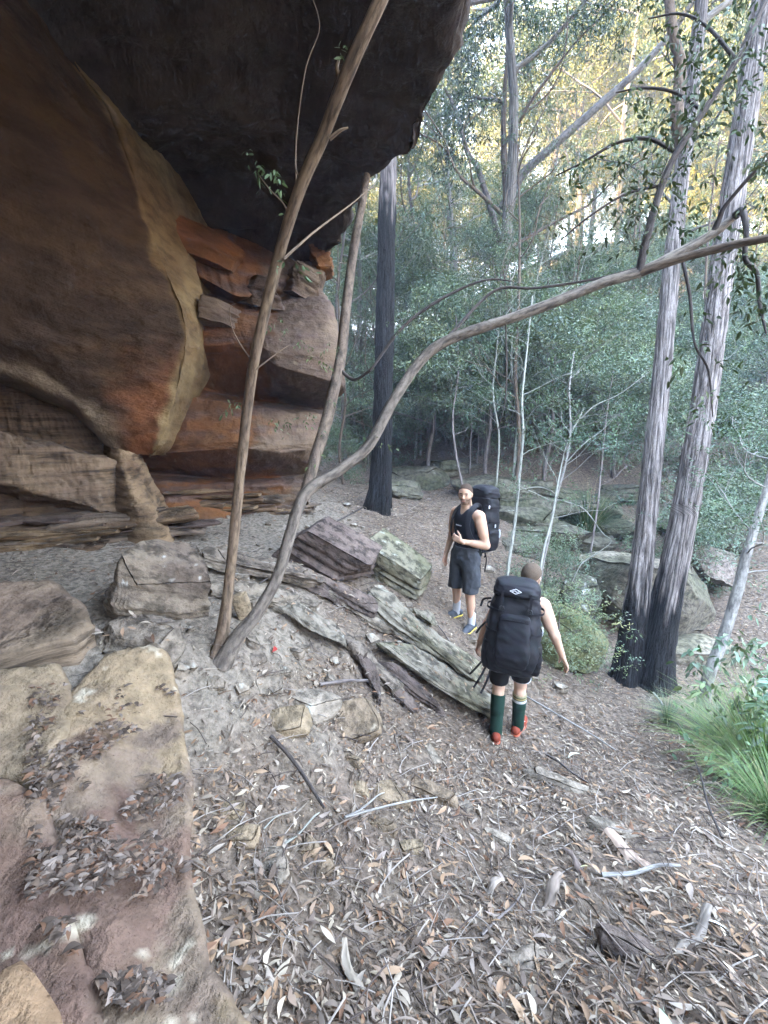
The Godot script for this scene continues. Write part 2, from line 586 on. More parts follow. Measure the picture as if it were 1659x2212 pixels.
func slab_mesh(outline: Array, thick: float, pal: Array, amp := 0.02, step := 0.06, tint := "", drop := 0.04, seed_ := 1) -> ArrayMesh:
	# a flat-lying sheet of rock with a worn rim: outline in world places on its top
	var poly := PackedVector2Array()
	var hs := PackedVector3Array()
	var k := outline.size()
	for i in k:
		var a: Vector3 = outline[i]
		var b: Vector3 = outline[(i + 1) % k]
		var cnt := maxi(1, int(a.distance_to(b) / step))
		for s in cnt:
			var q := a.lerp(b, s / float(cnt))
			var w := Vector2(n_mid.get_noise_3dv(q * 1.7), n_mid.get_noise_3dv(q * 1.7 + Vector3(50, 0, 0))) * amp * 1.5
			poly.append(Vector2(q.x, q.z) + w)
	for p in outline: hs.append(p)
	var lo := poly[0]
	var hi := poly[0]
	for p in poly:
		lo = lo.min(p)
		hi = hi.max(p)
	var pts := PackedVector2Array(poly)
	var nb := poly.size()
	var r := RandomNumberGenerator.new()
	r.seed = seed_
	var y := lo.y
	while y < hi.y:
		var x := lo.x
		while x < hi.x:
			var q := Vector2(x + r.randf_range(-0.2, 0.2) * step, y + r.randf_range(-0.2, 0.2) * step)
			if Geometry2D.is_point_in_polygon(q, poly):
				var far := true
				for i in nb:
					if poly[i].distance_squared_to(q) < step * step * 0.3:
						far = false
						break
				if far: pts.append(q)
			x += step
		y += step
	var tri := Geometry2D.triangulate_delaunay(pts)
	var m := MB.new()
	for i in pts.size():
		var q := pts[i]
		var h := nearby(hs, q.x, q.y)
		var p := Vector3(q.x, h, q.y)
		var d := n_lo.get_noise_3dv(p * 1.5) * 1.6 + n_mid.get_noise_3dv(p) * 0.8 + n_hi.get_noise_3dv(p) * 0.25
		p.y += d * amp * 1.6
		if i < nb: p.y -= drop * (0.6 + 0.6 * absf(n_hi.get_noise_2d(q.x, q.y)))
		m.vert(p)
	for t in range(0, tri.size(), 3):
		var ce := (pts[tri[t]] + pts[tri[t + 1]] + pts[tri[t + 2]]) / 3.0
		if Geometry2D.is_point_in_polygon(ce, poly):
			var cr := (pts[tri[t + 1]] - pts[tri[t]]).cross(pts[tri[t + 2]] - pts[tri[t]])
			if cr > 0.0: m.tri(tri[t], tri[t + 1], tri[t + 2])
			else: m.tri(tri[t], tri[t + 2], tri[t + 1])
	# the sides, in beds
	var levels := 5
	var prev := []
	for i in nb: prev.append(i)
	var cen := Vector2.ZERO
	for p in poly: cen += p / nb
	var ccw := Geometry2D.is_polygon_clockwise(poly)
	for l in levels:
		var cur := []
		for i in nb:
			var q := poly[i]
			var a2 := poly[(i + nb - 1) % nb]
			var b2 := poly[(i + 1) % nb]
			var out := (b2 - a2).orthogonal().normalized() * (1.0 if ccw else -1.0)
			var s: float = n_hi.get_noise_2d(l * 3.1 + seed_, (q.x + q.y) * 0.5) * 0.02 + (0.012 if l == 0 else 0.0)
			q += out * s
			cur.append(m.vert(Vector3(q.x, m.v[i].y - thick * (l + 1) / levels, q.y)))
		for i in nb:
			var i2 := (i + 1) % nb
			if ccw: m.quad(prev[i], prev[i2], cur[i2], cur[i])
			else: m.quad(prev[i], cur[i], cur[i2], prev[i2])
		prev = cur
	for i in m.v.size():
		var c := rock_color(m.v[i] * 1.3, pal)
		if tint: c = tinted(tint, m.v[i], Vector2.ZERO, c)
		m.c[i] = c
	return m.mesh()

const OCHRE := Color(0.40, 0.26, 0.13)
const ORANGE := Color(0.44, 0.19, 0.06)
const PURPLE := Color(0.19, 0.125, 0.115)
const BROWN := Color(0.17, 0.11, 0.065)
const SOOT := Color(0.048, 0.040, 0.036)
const PALE := Color(0.52, 0.46, 0.36)
const LICHEN := Color(0.50, 0.53, 0.45)
const MOSS := Color(0.11, 0.13, 0.055)
const GREYROCK := Color(0.23, 0.20, 0.165)

func wp(x: float, y: float, d: float) -> Vector3:
	return Vector3(x, EYE.y + y, -d)

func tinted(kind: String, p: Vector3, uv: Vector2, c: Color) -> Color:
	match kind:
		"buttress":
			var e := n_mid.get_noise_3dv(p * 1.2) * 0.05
			var edge := sstep(0.655, 0.69, uv.x + e)  # ochre stone, with the daylight on this side painted into its colour
			var rust_glow := sstep(0.50, 0.62, uv.x + e) * sstep(0.58, 0.8, uv.y + e)  # rust tone with the glow of bounced light painted in
			c = c.lerp(Color(0.20, 0.078, 0.032), rust_glow * 0.9)
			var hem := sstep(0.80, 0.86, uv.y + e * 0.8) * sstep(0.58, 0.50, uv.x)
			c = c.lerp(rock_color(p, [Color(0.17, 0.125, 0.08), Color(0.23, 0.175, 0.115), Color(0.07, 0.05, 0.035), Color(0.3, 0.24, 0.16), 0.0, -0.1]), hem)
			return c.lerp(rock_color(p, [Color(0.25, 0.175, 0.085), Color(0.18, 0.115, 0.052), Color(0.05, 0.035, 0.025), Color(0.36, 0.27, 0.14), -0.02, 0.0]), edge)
		"wall":
			# rust-red stone round the buttress, tan beds elsewhere; bands follow the bedding
			var e := n_mid.get_noise_3d(p.x * 0.8, p.y * 1.6, p.z * 0.8) * 0.5 + n_hi.get_noise_3dv(p * 0.7) * 0.12
			c = c.lerp(rock_color(p, [Color(0.205, 0.09, 0.035), Color(0.15, 0.073, 0.034), Color(0.075, 0.044, 0.03), Color(0.26, 0.16, 0.08), 0.0, 0.05]), sstep(-1.55, -1.85, p.x + e))
			var y := p.y + n_lo.get_noise_3d(p.x * 0.7, p.y * 0.3, p.z * 0.7) * 0.22
			c = c.lerp(Color(0.13, 0.086, 0.07), sstep(0.05, 0.25, n_mid.get_noise_2d(y * 2.2, 31.0) + e * 0.4) * 0.8)
		"ledge":
			var a := n_lo.get_noise_3d(p.x * 2.0, 0.0, p.z * 1.2 + 9.0)
			var b := n_mid.get_noise_3d(p.x * 0.9, 3.0, p.z * 0.6)
			var h := n_hi.get_noise_3d(p.x * 1.6, p.y, p.z * 1.6) * 0.16
			c = c.lerp(Color(0.17, 0.105, 0.08), sstep(0.0, 0.16, a + b * 0.45 + h) * 0.75)
			c = c.lerp(Color(0.33, 0.25, 0.15), sstep(0.10, 0.24, -a + b * 0.45 + h) * 0.7)
			c = c.lerp(Color(0.50, 0.44, 0.33), sstep(0.46, 0.50, n_mid.get_noise_3d(p.x * 2.6, 8.0, p.z * 1.8) + h * 2.0))
	return c

func build_cliff() -> void:
	var cliff := Node3D.new()
	cliff.name = "sandstone_cliff"
	add_child(cliff)
	tag(cliff, "", "", "", "structure")
	used_names["sandstone_cliff"] = 1
	var sand: Material = mats.sandstone
	# the roof: its lip from behind the camera to the far end, then out and up the face of the cliff
	var lip := [wp(5.0, 3.6, -26), wp(4.2, 3.0, -12), wp(3.3, 2.7, -5), wp(1.9, 2.9, -0.6), wp(0.95, 3.25, 2.2)]  # unseen lip behind the camera, pushed out and lowered to cut sky light
	lip += ats([[1010, -10, 3.27], [962, 170, 3.87], [918, 318, 4.5], [872, 350, 4.72], [815, 376, 5.1], [768, 440, 5.8], [738, 520, 6.5], [706, 566, 6.9]])
	var lim := lip.size()
	lip += [wp(-3.2, 2.6, 10.0), wp(-7, 3, 18), wp(-11, 4, 40), wp(-14, 5, 80)]
	var rows := []
	var offs := [[-46.0, 24.0], [-16.0, 21.0], [-6.0, 15.0], [-2.4, 8.0], [-0.7, 3.2], [-0.1, 0.9], [0.0, 0.12], [-0.12, 0.0], [-0.7, 0.12], [-1.6, 0.34], [-3.2, 0.25], [-5.5, -0.4], [-7.5, -1.6]]
	for j in offs.size():
		var row := []
		for i in lip.size():
			var p: Vector3 = lip[i]
			var o: Vector2 = Vector2(offs[j][0], offs[j][1])
			var far := sstep(8.0, 13.0, float(i))
			if j >= 7:
				if i >= lim: o = Vector2(-0.3 * (j - 6), -1.1 * (j - 6))
				else:
					# the far end of the cave is lower and shallower
					o.x *= lerpf(1.0, 0.55, far)
					o.y = lerpf(o.y, o.y * 0.3 + 0.02, far)
			if j < 7 and i >= lim: o.y *= 1.0 + 0.08 * (i - lim + 1)  # unseen far cliff top, raised to shade the middle of the slope
			row.append(p + Vector3(o.x, o.y, 0.0))
		rows.append(row)
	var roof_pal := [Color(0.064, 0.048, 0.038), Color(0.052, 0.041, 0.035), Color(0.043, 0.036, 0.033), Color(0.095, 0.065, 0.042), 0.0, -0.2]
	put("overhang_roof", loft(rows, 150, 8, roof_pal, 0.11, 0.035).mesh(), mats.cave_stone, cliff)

	# the hanging buttress on the near left, its ochre edge painted lighter where daylight strikes it
	var butt := [
		[[-900, -700, 1.6], [-300, -330, 2.5], [-60, -130, 3.0], [40, -40, 3.35], [95, 20, 3.7], [140, 15, 3.85], [330, 40, 5.6]],
		[[-900, -300, 1.8], [-300, -60, 2.7], [-20, 60, 3.2], [90, 110, 3.55], [165, 150, 3.95], [200, 140, 4.15], [380, 140, 6.2]],
		[[-900, 60, 1.9], [-300, 160, 2.9], [0, 230, 3.45], [150, 250, 3.85], [238, 262, 4.3], [278, 252, 4.5], [420, 260, 6.6]],
		[[-900, 260, 2.0], [-300, 330, 3.05], [0, 400, 3.65], [180, 420, 4.1], [296, 440, 4.65], [336, 432, 4.95], [470, 430, 6.9]],
		[[-900, 420, 2.1], [-300, 470, 3.2], [0, 530, 3.85], [190, 550, 4.35], [338, 560, 4.85], [364, 545, 5.15], [480, 540, 6.9]],
		[[-900, 540, 2.25], [-300, 570, 3.35], [0, 630, 4.05], [200, 640, 4.5], [374, 640, 4.95], [396, 640, 5.2], [480, 640, 6.8]],
		[[-900, 640, 2.35], [-300, 640, 3.5], [0, 690, 4.2], [210, 720, 4.65], [390, 725, 5.0], [399, 725, 5.2], [470, 725, 6.6]],
		[[-900, 720, 2.45], [-300, 690, 3.6], [25, 740, 4.35], [200, 800, 4.75], [380, 805, 5.08], [391, 808, 5.25], [450, 808, 6.4]],
		[[-900, 760, 2.55], [-300, 715, 3.75], [60, 785, 4.55], [200, 860, 4.9], [352, 895, 5.15], [360, 900, 5.3], [420, 900, 6.2]],
		[[-900, 790, 2.8], [-300, 740, 4.0], [110, 850, 4.8], [215, 915, 5.0], [335, 955, 5.2], [343, 958, 5.35], [400, 960, 6.1]],
		[[-900, 800, 3.2], [-300, 750, 4.5], [120, 875, 5.2], [240, 968, 5.2], [325, 985, 5.35], [330, 988, 5.5], [380, 985, 6.1]],
	]
	var brows := []
	for r in butt: brows.append(ats(r))
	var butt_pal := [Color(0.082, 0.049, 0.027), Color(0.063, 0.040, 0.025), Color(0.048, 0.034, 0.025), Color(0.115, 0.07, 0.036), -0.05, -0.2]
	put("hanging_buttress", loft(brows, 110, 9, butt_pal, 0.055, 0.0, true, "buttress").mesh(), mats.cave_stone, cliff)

	# lower left: recess, sloping slab, thin beds and a stony shelf
	var low := [
		[[-600, 560, 3.9], [-250, 640, 4.4], [0, 760, 5.0], [60, 800, 5.1], [150, 880, 5.3], [235, 950, 5.5], [300, 965, 5.9]],
		[[-600, 760, 4.0], [-250, 850, 4.6], [0, 930, 5.1], [60, 945, 5.15], [150, 968, 5.25], [240, 988, 5.35], [300, 995, 5.8]],
		[[-600, 790, 3.5], [-250, 880, 4.05], [0, 938, 4.3], [60, 955, 4.4], [150, 975, 4.6], [238, 994, 4.8], [285, 1002, 5.4]],
		[[-600, 930, 3.3], [-250, 990, 3.85], [0, 1042, 4.1], [60, 1056, 4.22], [150, 1082, 4.46], [240, 1108, 4.72], [285, 1112, 5.3]],
		[[-600, 980, 3.6], [-250, 1040, 4.15], [0, 1066, 4.5], [60, 1085, 4.6], [150, 1100, 4.72], [240, 1116, 4.86], [285, 1122, 5.3]],
		[[-600, 1120, 3.4], [-250, 1140, 3.95], [0, 1120, 4.38], [60, 1122, 4.45], [150, 1128, 4.6], [245, 1135, 4.72], [310, 1140, 5.0]],
		[[-600, 1290, 2.9], [-250, 1230, 3.5], [0, 1178, 4.0], [60, 1176, 4.1], [150, 1172, 4.3], [250, 1168, 4.5], [340, 1172, 4.7]],
		[[-600, 1400, 2.5], [-250, 1300, 3.1], [0, 1245, 3.55], [70, 1238, 3.65], [170, 1225, 3.95], [270, 1200, 4.3], [360, 1188, 4.6]],
		[[-600, 1500, 2.4], [-250, 1420, 2.9], [0, 1330, 3.3], [70, 1310, 3.4], [170, 1290, 3.7], [270, 1250, 4.2], [360, 1230, 4.5]],
	]
	var lrows := []
	for r in low: lrows.append(ats(r))
	put("bedded_wall", loft(lrows, 170, 14, [Color(0.20, 0.14, 0.088), Color(0.155, 0.107, 0.072), Color(0.08, 0.057, 0.042), Color(0.31, 0.26, 0.19), 0.0, 0.0], 0.03, 0.035).mesh(), mats.bedded, cliff)

	# the rib that comes down between recess and back wall
	var rib := [
		[[225, 960, 5.3], [244, 968, 5.05], [262, 972, 4.98], [285, 978, 5.1], [310, 985, 5.5]],
		[[222, 1010, 5.2], [240, 1012, 4.95], [266, 1012, 4.82], [292, 1015, 5.0], [325, 1020, 5.6]],
		[[228, 1055, 5.1], [246, 1060, 4.85], [280, 1062, 4.7], [310, 1060, 4.9], [345, 1060, 5.6]],
		[[232, 1100, 5.0], [256, 1108, 4.74], [300, 1108, 4.58], [335, 1105, 4.8], [372, 1105, 5.6]],
		[[236, 1150, 4.8], [262, 1155, 4.6], [318, 1158, 4.42], [362, 1150, 4.62], [396, 1150, 5.5]],
		[[236, 1230, 4.7], [262, 1230, 4.5], [318, 1225, 4.35], [366, 1215, 4.55], [400, 1205, 5.4]],
	]
	var prow := []
	for r in rib: prow.append(ats(r))
	put("ochre_rib", loft(prow, 60, 16, [Color(0.26, 0.18, 0.105), Color(0.19, 0.125, 0.075), Color(0.14, 0.085, 0.05), Color(0.44, 0.35, 0.22), 0.03, 0.05], 0.025, 0.014).mesh(), mats.bedded, cliff)

	# the back wall: blocks under the roof, a pale band, an undercut, thin beds down to the dust
	var wall := [
		[[150, 330, 7.2], [345, 395, 7.2], [440, 420, 7.4], [530, 450, 7.6], [630, 470, 7.7], [716, 490, 7.5]],
		[[200, 450, 6.0], [350, 466, 5.95], [440, 500, 6.2], [530, 556, 6.35], [620, 560, 6.9], [705, 560, 7.1]],
		[[200, 560, 5.8], [370, 572, 5.75], [450, 606, 5.8], [530, 640, 6.0], [620, 600, 6.6], [702, 590, 6.9]],
		[[200, 590, 6.1], [385, 612, 6.1], [452, 632, 6.2], [522, 655, 6.35], [612, 640, 6.75], [692, 625, 7.1]],
		[[200, 640, 5.95], [396, 650, 5.85], [470, 655, 5.85], [530, 672, 6.05], [610, 680, 6.2], [712, 660, 6.5]],
		[[200, 760, 6.0], [400, 745, 5.95], [470, 745, 5.9], [540, 738, 5.85], [600, 760, 5.72], [738, 760, 6.05]],
		[[200, 790, 6.1], [400, 770, 6.1], [470, 768, 6.1], [545, 765, 5.95], [610, 795, 5.72], [742, 838, 6.1]],
		[[200, 850, 6.5], [400, 842, 6.6], [470, 850, 6.75], [540, 862, 6.9], [620, 872, 7.0], [706, 884, 7.1]],
		[[200, 870, 6.2], [375, 852, 6.05], [450, 864, 6.05], [540, 878, 6.1], [620, 888, 6.2], [702, 890, 6.45]],
		[[200, 960, 5.9], [340, 962, 5.8], [430, 955, 5.72], [540, 952, 5.74], [615, 960, 5.9], [684, 958, 6.3]],
		[[200, 978, 5.9], [340, 980, 5.8], [430, 974, 5.7], [540, 970, 5.74], [615, 978, 5.92], [680, 966, 6.35]],
		[[200, 1020, 6.3], [330, 1025, 6.4], [430, 1030, 6.5], [540, 1032, 6.6], [620, 1028, 6.75], [684, 1015, 6.8]],
		[[200, 1040, 6.2], [310, 1036, 6.05], [430, 1044, 6.15], [540, 1048, 6.3], [620, 1045, 6.45], [678, 1035, 6.6]],
		[[200, 1085, 6.1], [325, 1085, 5.85], [430, 1088, 6.0], [530, 1085, 6.35], [610, 1082, 6.5], [668, 1068, 6.65]],
		[[200, 1150, 5.7], [350, 1150, 5.3], [440, 1140, 5.6], [530, 1122, 6.15], [605, 1116, 6.5], [656, 1100, 6.65]],
		[[200, 1230, 5.6], [350, 1230, 5.2], [440, 1215, 5.5], [530, 1200, 6.1], [605, 1190, 6.5], [656, 1180, 6.65]],
	]
	var wrows := []
	for r in wall:
		var row := ats(r)
		var e: Vector3 = row[5]
		row += [e + Vector3(-0.35, 0, -0.9), e + Vector3(-1.8, 0, -2.6), Vector3(-7, e.y, -17), Vector3(-11, e.y, -40)]
		wrows.append(row)
	put("back_wall", loft(wrows, 190, 9, [Color(0.185, 0.132, 0.088), Color(0.145, 0.10, 0.072), Color(0.08, 0.057, 0.044), Color(0.27, 0.21, 0.145), 0.0, 0.0], 0.035, 0.022, false, "wall").mesh(), mats.cave_stone, cliff)

	# unseen wall added behind the camera, curved across to darken the buttress
	var rear := []
	for q in [[-6.5, 4.2], [-6.2, 2.2], [-5.6, 0.6], [-4.6, -0.4], [-4.2, -1.2], [-3.6, -2.4]]:
		rear.append([wp(q[0] - 1.0, q[1], 3.4), wp(q[0], q[1], 1.5), wp(q[0] + 0.8, q[1], -1.0), wp(q[0] + 2.2, q[1], -3.0), wp(q[0] + 4.6, q[1], -4.6), wp(q[0] + 7.4, q[1], -6.4), wp(q[0] + 9.5, q[1], -10.0), wp(q[0] + 11.0, q[1], -30.0)])
	put("added_rear_wall", loft(rear, 70, 8, [Color(0.28, 0.2, 0.13), Color(0.2, 0.15, 0.11), Color(0.08, 0.06, 0.05), PALE, 0.05, 0.0], 0.12, 0.05).mesh(), mats.sandstone, cliff)

	# unseen rock backing added behind the recesses to stop sun leaking in
	var core := []
	for q in [[-7.0, 9.0], [-6.8, 4.0], [-6.8, 1.5], [-6.6, -0.5], [-6.6, -3.0]]:
		core.append([wp(q[0] + 2.6, q[1], 11.0), wp(q[0] + 1.6, q[1], 9.0), wp(q[0], q[1], 7.5), wp(q[0] - 0.6, q[1], 5.5), wp(q[0] - 0.6, q[1], 3.0), wp(q[0] - 0.4, q[1], 0.0), wp(q[0], q[1], -12.0), wp(q[0], q[1], -34.0)])
	put("added_cliff_backing", loft(core, 40, 5, [Color(0.235, 0.175, 0.125), Color(0.16, 0.115, 0.092), Color(0.065, 0.045, 0.037), Color(0.33, 0.27, 0.19), 0.03, 0.0], 0.15).mesh(), sand, cliff)

	# thin beds of stone that stick out of the foot of the wall
	rng.seed = 611
	var thin := [[Color(0.19, 0.145, 0.105), Color(0.13, 0.093, 0.075), Color(0.055, 0.04, 0.036), Color(0.36, 0.31, 0.24), 0.08, 0.02], [Color(0.24, 0.165, 0.095), Color(0.17, 0.112, 0.07), Color(0.065, 0.046, 0.035), Color(0.36, 0.31, 0.24), 0.03, 0.0]]
	var forms := []
	for i in 8:
		forms.append(rock_mesh(Vector3(rr(0.7, 1.5), rr(0.035, 0.075), rr(0.35, 0.6)), 700 + i, thin[i % 2], {"res": 12, "round": 0.15, "amp": 0.05, "cuts": 3}))
	for i in 64:
		var far := i % 3 == 0
		var px := rr(400, 625) if far else rr(-60, 345)
		var py := rr(1052, 1112) if far else rr(1108, 1205)
		var dd := (6.2 + sstep(430, 620, px) * 0.45) if far else lerpf(lerpf(4.5, 3.95, sstep(1108, 1205, py)), 4.75, sstep(60, 340, px))
		var o := put("thin_bed", forms[i % 8], mats.bedded, cliff)
		o.position = at(px, py, dd + 0.06)
		o.rotation = Vector3(rr(-0.05, 0.05), (0.2 if far else 0.45) + rr(-0.25, 0.25), rr(-0.05, 0.05))

	# loose blocks wedged into the wall, each one its own piece
	var red := [Color(0.25, 0.105, 0.038), Color(0.165, 0.078, 0.034), Color(0.045, 0.027, 0.02), Color(0.26, 0.16, 0.08), 0.04, 0.0]
	var greyp := [Color(0.155, 0.11, 0.076), Color(0.12, 0.083, 0.063), Color(0.07, 0.051, 0.042), Color(0.22, 0.17, 0.115), 0.0, 0.02]
	var k := 0
	for b in [[445, 540, 6.05, 1.1, 0.42, 0.9, 12, red], [560, 632, 6.35, 0.6, 0.4, 0.7, 4, greyp], [475, 690, 6.0, 0.6, 0.3, 0.6, 8, greyp], [655, 612, 6.75, 0.5, 0.5, 0.5, 18, greyp], [690, 560, 7.0, 0.32, 0.5, 0.5, -14, red]]:
		var sz := Vector3(b[3], b[4], b[5])
		k += 1
		var o := put("wall_block", rock_mesh(sz, 40 + k, b[7], {"res": 16, "round": 0.12, "amp": 0.05, "cuts": 5, "bed": 0.04}), mats.cave_stone, cliff)
		o.position = at(b[0], b[1], b[2])
		o.rotation = Vector3(rr(-0.2, 0.2), deg_to_rad(20.0 + b[6]), deg_to_rad(-b[6]))

# ---------------------------------------------------------------- loose stone
func frame(x: Vector3, up: Vector3) -> Basis:
	var a := x.normalized()
	var c := a.cross(up).normalized()
	return Basis(a, c.cross(a), c)

func stone_at(called: String, where: Vector3, size: Vector3, turn: Vector3, pal: Array, label: String, category: String, opt := {}, group := "") -> MeshInstance3D:
	var o := put(called, rock_mesh(size, opt.get("seed", int(absf(where.x * 100.0 + where.z * 37.0))), pal, opt), mats[opt.get("mat", "boulder")])
	o.position = where
	o.rotation_degrees = turn
	tag(o, label, category, group)
	return o

func plank(called: String, a: Array, b: Array, width: float, thick: float, pal: Array, label: String, roll := 0.0, lift := 0.0, opt := {}, group := "") -> MeshInstance3D:
	# a long slab lying between two places on the ground
	var p := on_ground(a[0], a[1])
	var q := on_ground(b[0], b[1])
	var mid := (p + q) * 0.5
	var up := ground_normal(mid.x, mid.z, 0.3).rotated((q - p).normalized(), deg_to_rad(roll))
	var size := Vector3(p.distance_to(q), thick, width)
	var full := {"res": 20, "round": 0.16, "amp": 0.10, "cuts": 7, "bed": thick * 0.3, "taper": 0.5, "seed": int(a[0] + b[1])}
	full.merge(opt, true)
	var o := put(called, rock_mesh(size, full.seed, pal, full), mats[full.get("mat", "bedded_block")])
	o.transform = Transform3D(frame(q - p, up), mid + up * (lift + thick * 0.15))
	tag(o, label, "rock", group)
	for k in int(size.x * width * 170.0):
		if rng.randf() < 0.45:
			var t := Transform3D(Basis(Vector3.UP, rr(0, TAU)), Vector3(rr(-0.42, 0.42) * size.x, thick * 0.5 + 0.012, (0.5 - pow(rng.randf(), 1.5)) * width * 0.8))
			on_slabs.append(o.transform * t)
	return o

func lifted(a: Array, h: float) -> Array:
	var r := []
	for p in a:
		r.append(on_ground(p[0], p[1], h))
	return r

func build_stones() -> void:
	var worn := [Color(0.26, 0.20, 0.138), Color(0.205, 0.155, 0.115), Color(0.15, 0.11, 0.085), Color(0.44, 0.37, 0.27), 0.0, 0.06]
	var ochre := [Color(0.29, 0.225, 0.148), Color(0.23, 0.175, 0.118), Color(0.14, 0.10, 0.075), Color(0.44, 0.38, 0.28), 0.0, 0.05]
	var greyish := [Color(0.31, 0.265, 0.205), Color(0.23, 0.19, 0.15), Color(0.09, 0.075, 0.065), Color(0.47, 0.46, 0.40), 0.06, 0.12]
	var lichen := [Color(0.29, 0.255, 0.20), Color(0.22, 0.19, 0.15), Color(0.13, 0.11, 0.095), Color(0.50, 0.50, 0.44), 0.0, 0.18]
	var plum := [Color(0.185, 0.145, 0.12), Color(0.13, 0.10, 0.085), Color(0.06, 0.05, 0.045), Color(0.42, 0.40, 0.36), 0.05, 0.10]
	var mossy := [Color(0.27, 0.24, 0.185), Color(0.21, 0.195, 0.13), Color(0.06, 0.055, 0.04), Color(0.42, 0.45, 0.36), 0.03, 0.12]

	# the ledge the photographer stands beside
	var o := put("sandstone_ledge", slab_mesh(lifted([[235, 1402], [320, 1388], [358, 1400], [378, 1455], [398, 1560], [414, 1660], [418, 1760], [408, 1835], [428, 1950], [452, 2075], [505, 2160], [600, 2270], [330, 2340], [215, 2300], [165, 2040], [95, 1850], [70, 1660], [140, 1500]], 0.12), 0.3, worn, 0.013, 0.024, "ledge", 0.035, 3), mats.ledge_stone)
	tag(o, "long purple and ochre sandstone ledge with worn edge beside the leaf litter", "rock")
	o = put("sandstone_slab", slab_mesh(lifted([[-260, 1455], [0, 1438], [125, 1425], [158, 1478], [152, 1560], [122, 1640], [60, 1668], [-260, 1660]], 0.15), 0.35, ochre, 0.016, 0.04, "", 0.03, 4), mats.ledge_stone)
	tag(o, "pale ochre sandstone slab wedged between the ledge and the cave shelf", "rock")
	o = put("sandstone_slab", slab_mesh(lifted([[-320, 1700], [0, 1672], [92, 1700], [128, 1830], [160, 1950], [185, 2060], [235, 2180], [300, 2320], [-250, 2400]], 0.15), 0.35, [Color(0.225, 0.165, 0.115), Color(0.18, 0.13, 0.10), Color(0.11, 0.085, 0.07), Color(0.42, 0.35, 0.25), 0.0, 0.02], 0.014, 0.03, "ledge", 0.03, 5), mats.ledge_stone)
	tag(o, "brown and rust sandstone slab resting against the near end of the ledge", "rock")
	o = put("sandstone_slab", slab_mesh(lifted([[-300, 1290], [0, 1252], [110, 1244], [172, 1288], [205, 1340], [165, 1378], [90, 1392], [0, 1420], [-300, 1485]], 0.17), 0.4, [Color(0.27, 0.205, 0.145), Color(0.21, 0.155, 0.115), Color(0.12, 0.09, 0.07), Color(0.42, 0.37, 0.29), 0.0, 0.05], 0.014, 0.05, "", 0.05, 6), mats.bedded)
	tag(o, "flat bedded grey sandstone shelf with a rusty split along its front", "rock")
	o = put("sandstone_slab", slab_mesh(lifted([[-250, 2080], [20, 2040], [95, 2120], [130, 2240], [60, 2340], [-250, 2400]], 0.27), 0.3, [Color(0.42, 0.27, 0.15), Color(0.33, 0.22, 0.13), Color(0.2, 0.14, 0.1), Color(0.60, 0.55, 0.45), 0.0, 0.12], 0.03, 0.05, "", 0.05, 8), mats.ledge_stone)
	tag(o, "orange sandstone slab with a cream patch on top of the brown slab", "rock")

	# fallen blocks in front of the cave
	var p := at(338, 1275, 3.15)
	stone_at("sandstone_block", p, Vector3(0.60, 0.56, 0.56), Vector3(24, 42, -14), [Color(0.27, 0.22, 0.165), Color(0.20, 0.16, 0.125), Color(0.11, 0.09, 0.075), Color(0.52, 0.51, 0.46), 0.0, 0.16], "big square sandstone block splashed with white lichen before the cave wall", "rock", {"res": 26, "round": 0.22, "amp": 0.06, "cuts": 7, "bed": 0.02, "seed": 183, "taper": 0.1, "cf": 1.6, "mat": "bedded_block"})
	plank("sandstone_slab", [205, 1365], [385, 1412], 0.36, 0.14, greyish, "tilted bedded slab under the big square lichen block", 8, 0.03, {"seed": 72})
	stone_at("sandstone_block", at(420, 1345, 3.5), Vector3(0.3, 0.2, 0.3), Vector3(12, 40, -24), greyish, "small block leaning on the tilted slab beside the sapling", "rock", {"seed": 73})
	plank("sandstone_slab", [432, 1222], [688, 1275], 0.36, 0.15, greyish, "long pale plank of sandstone with a squared end, behind the sapling", -4, 0.10, {"seed": 74, "amp": 0.06})
	plank("sandstone_slab", [445, 1285], [640, 1305], 0.26, 0.12, greyish, "shorter plank of sandstone lying under the long pale one", 0, 0.03, {"seed": 75})
	stone_at("standing_stone", on_ground(527, 1335) + Vector3(0, 0.08, 0), Vector3(0.12, 0.26, 0.10), Vector3(-8, 20, 14), ochre, "small upright stone between the two leaning stems", "rock", {"seed": 76, "round": 0.3})
	stone_at("small_stone", on_ground(562, 1318) + Vector3(0, 0.05, 0), Vector3(0.16, 0.14, 0.13), Vector3(0, 50, 5), greyish, "pale stone beside the small upright stone", "rock", {"seed": 77, "round": 0.4})
	plank("sandstone_slab", [598, 1325], [735, 1390], 0.36, 0.13, lichen, "short lichen-pale slab tipped up beside the arching stem", -12, 0.04, {"seed": 78, "cf": 1.5})
	stone_at("sandstone_block", at(715, 1195, 5.0), Vector3(1.05, 0.56, 0.66), Vector3(8, -14, -28), [Color(0.20, 0.155, 0.13), Color(0.15, 0.115, 0.10), Color(0.085, 0.068, 0.06), Color(0.46, 0.44, 0.40), 0.0, 0.10], "large plum-dark bedded block tilted down the slope", "rock", {"res": 22, "round": 0.08, "amp": 0.03, "cuts": 4, "bed": 0.045, "seed": 81, "taper": 0.15, "cf": 1.4, "mat": "bedded_block"})
	stone_at("sandstone_block", at(848, 1222, 5.3), Vector3(0.95, 0.42, 0.6), Vector3(4, -22, -32), [Color(0.26, 0.24, 0.17), Color(0.20, 0.195, 0.12), Color(0.12, 0.115, 0.08), Color(0.52, 0.54, 0.46), 0.0, 0.24], "tilted slab speckled white and green with lichen beside the plum-dark block", "rock", {"res": 20, "round": 0.2, "amp": 0.05, "cuts": 4, "bed": 0.03, "seed": 82, "cf": 1.6, "mat": "bedded_block"})
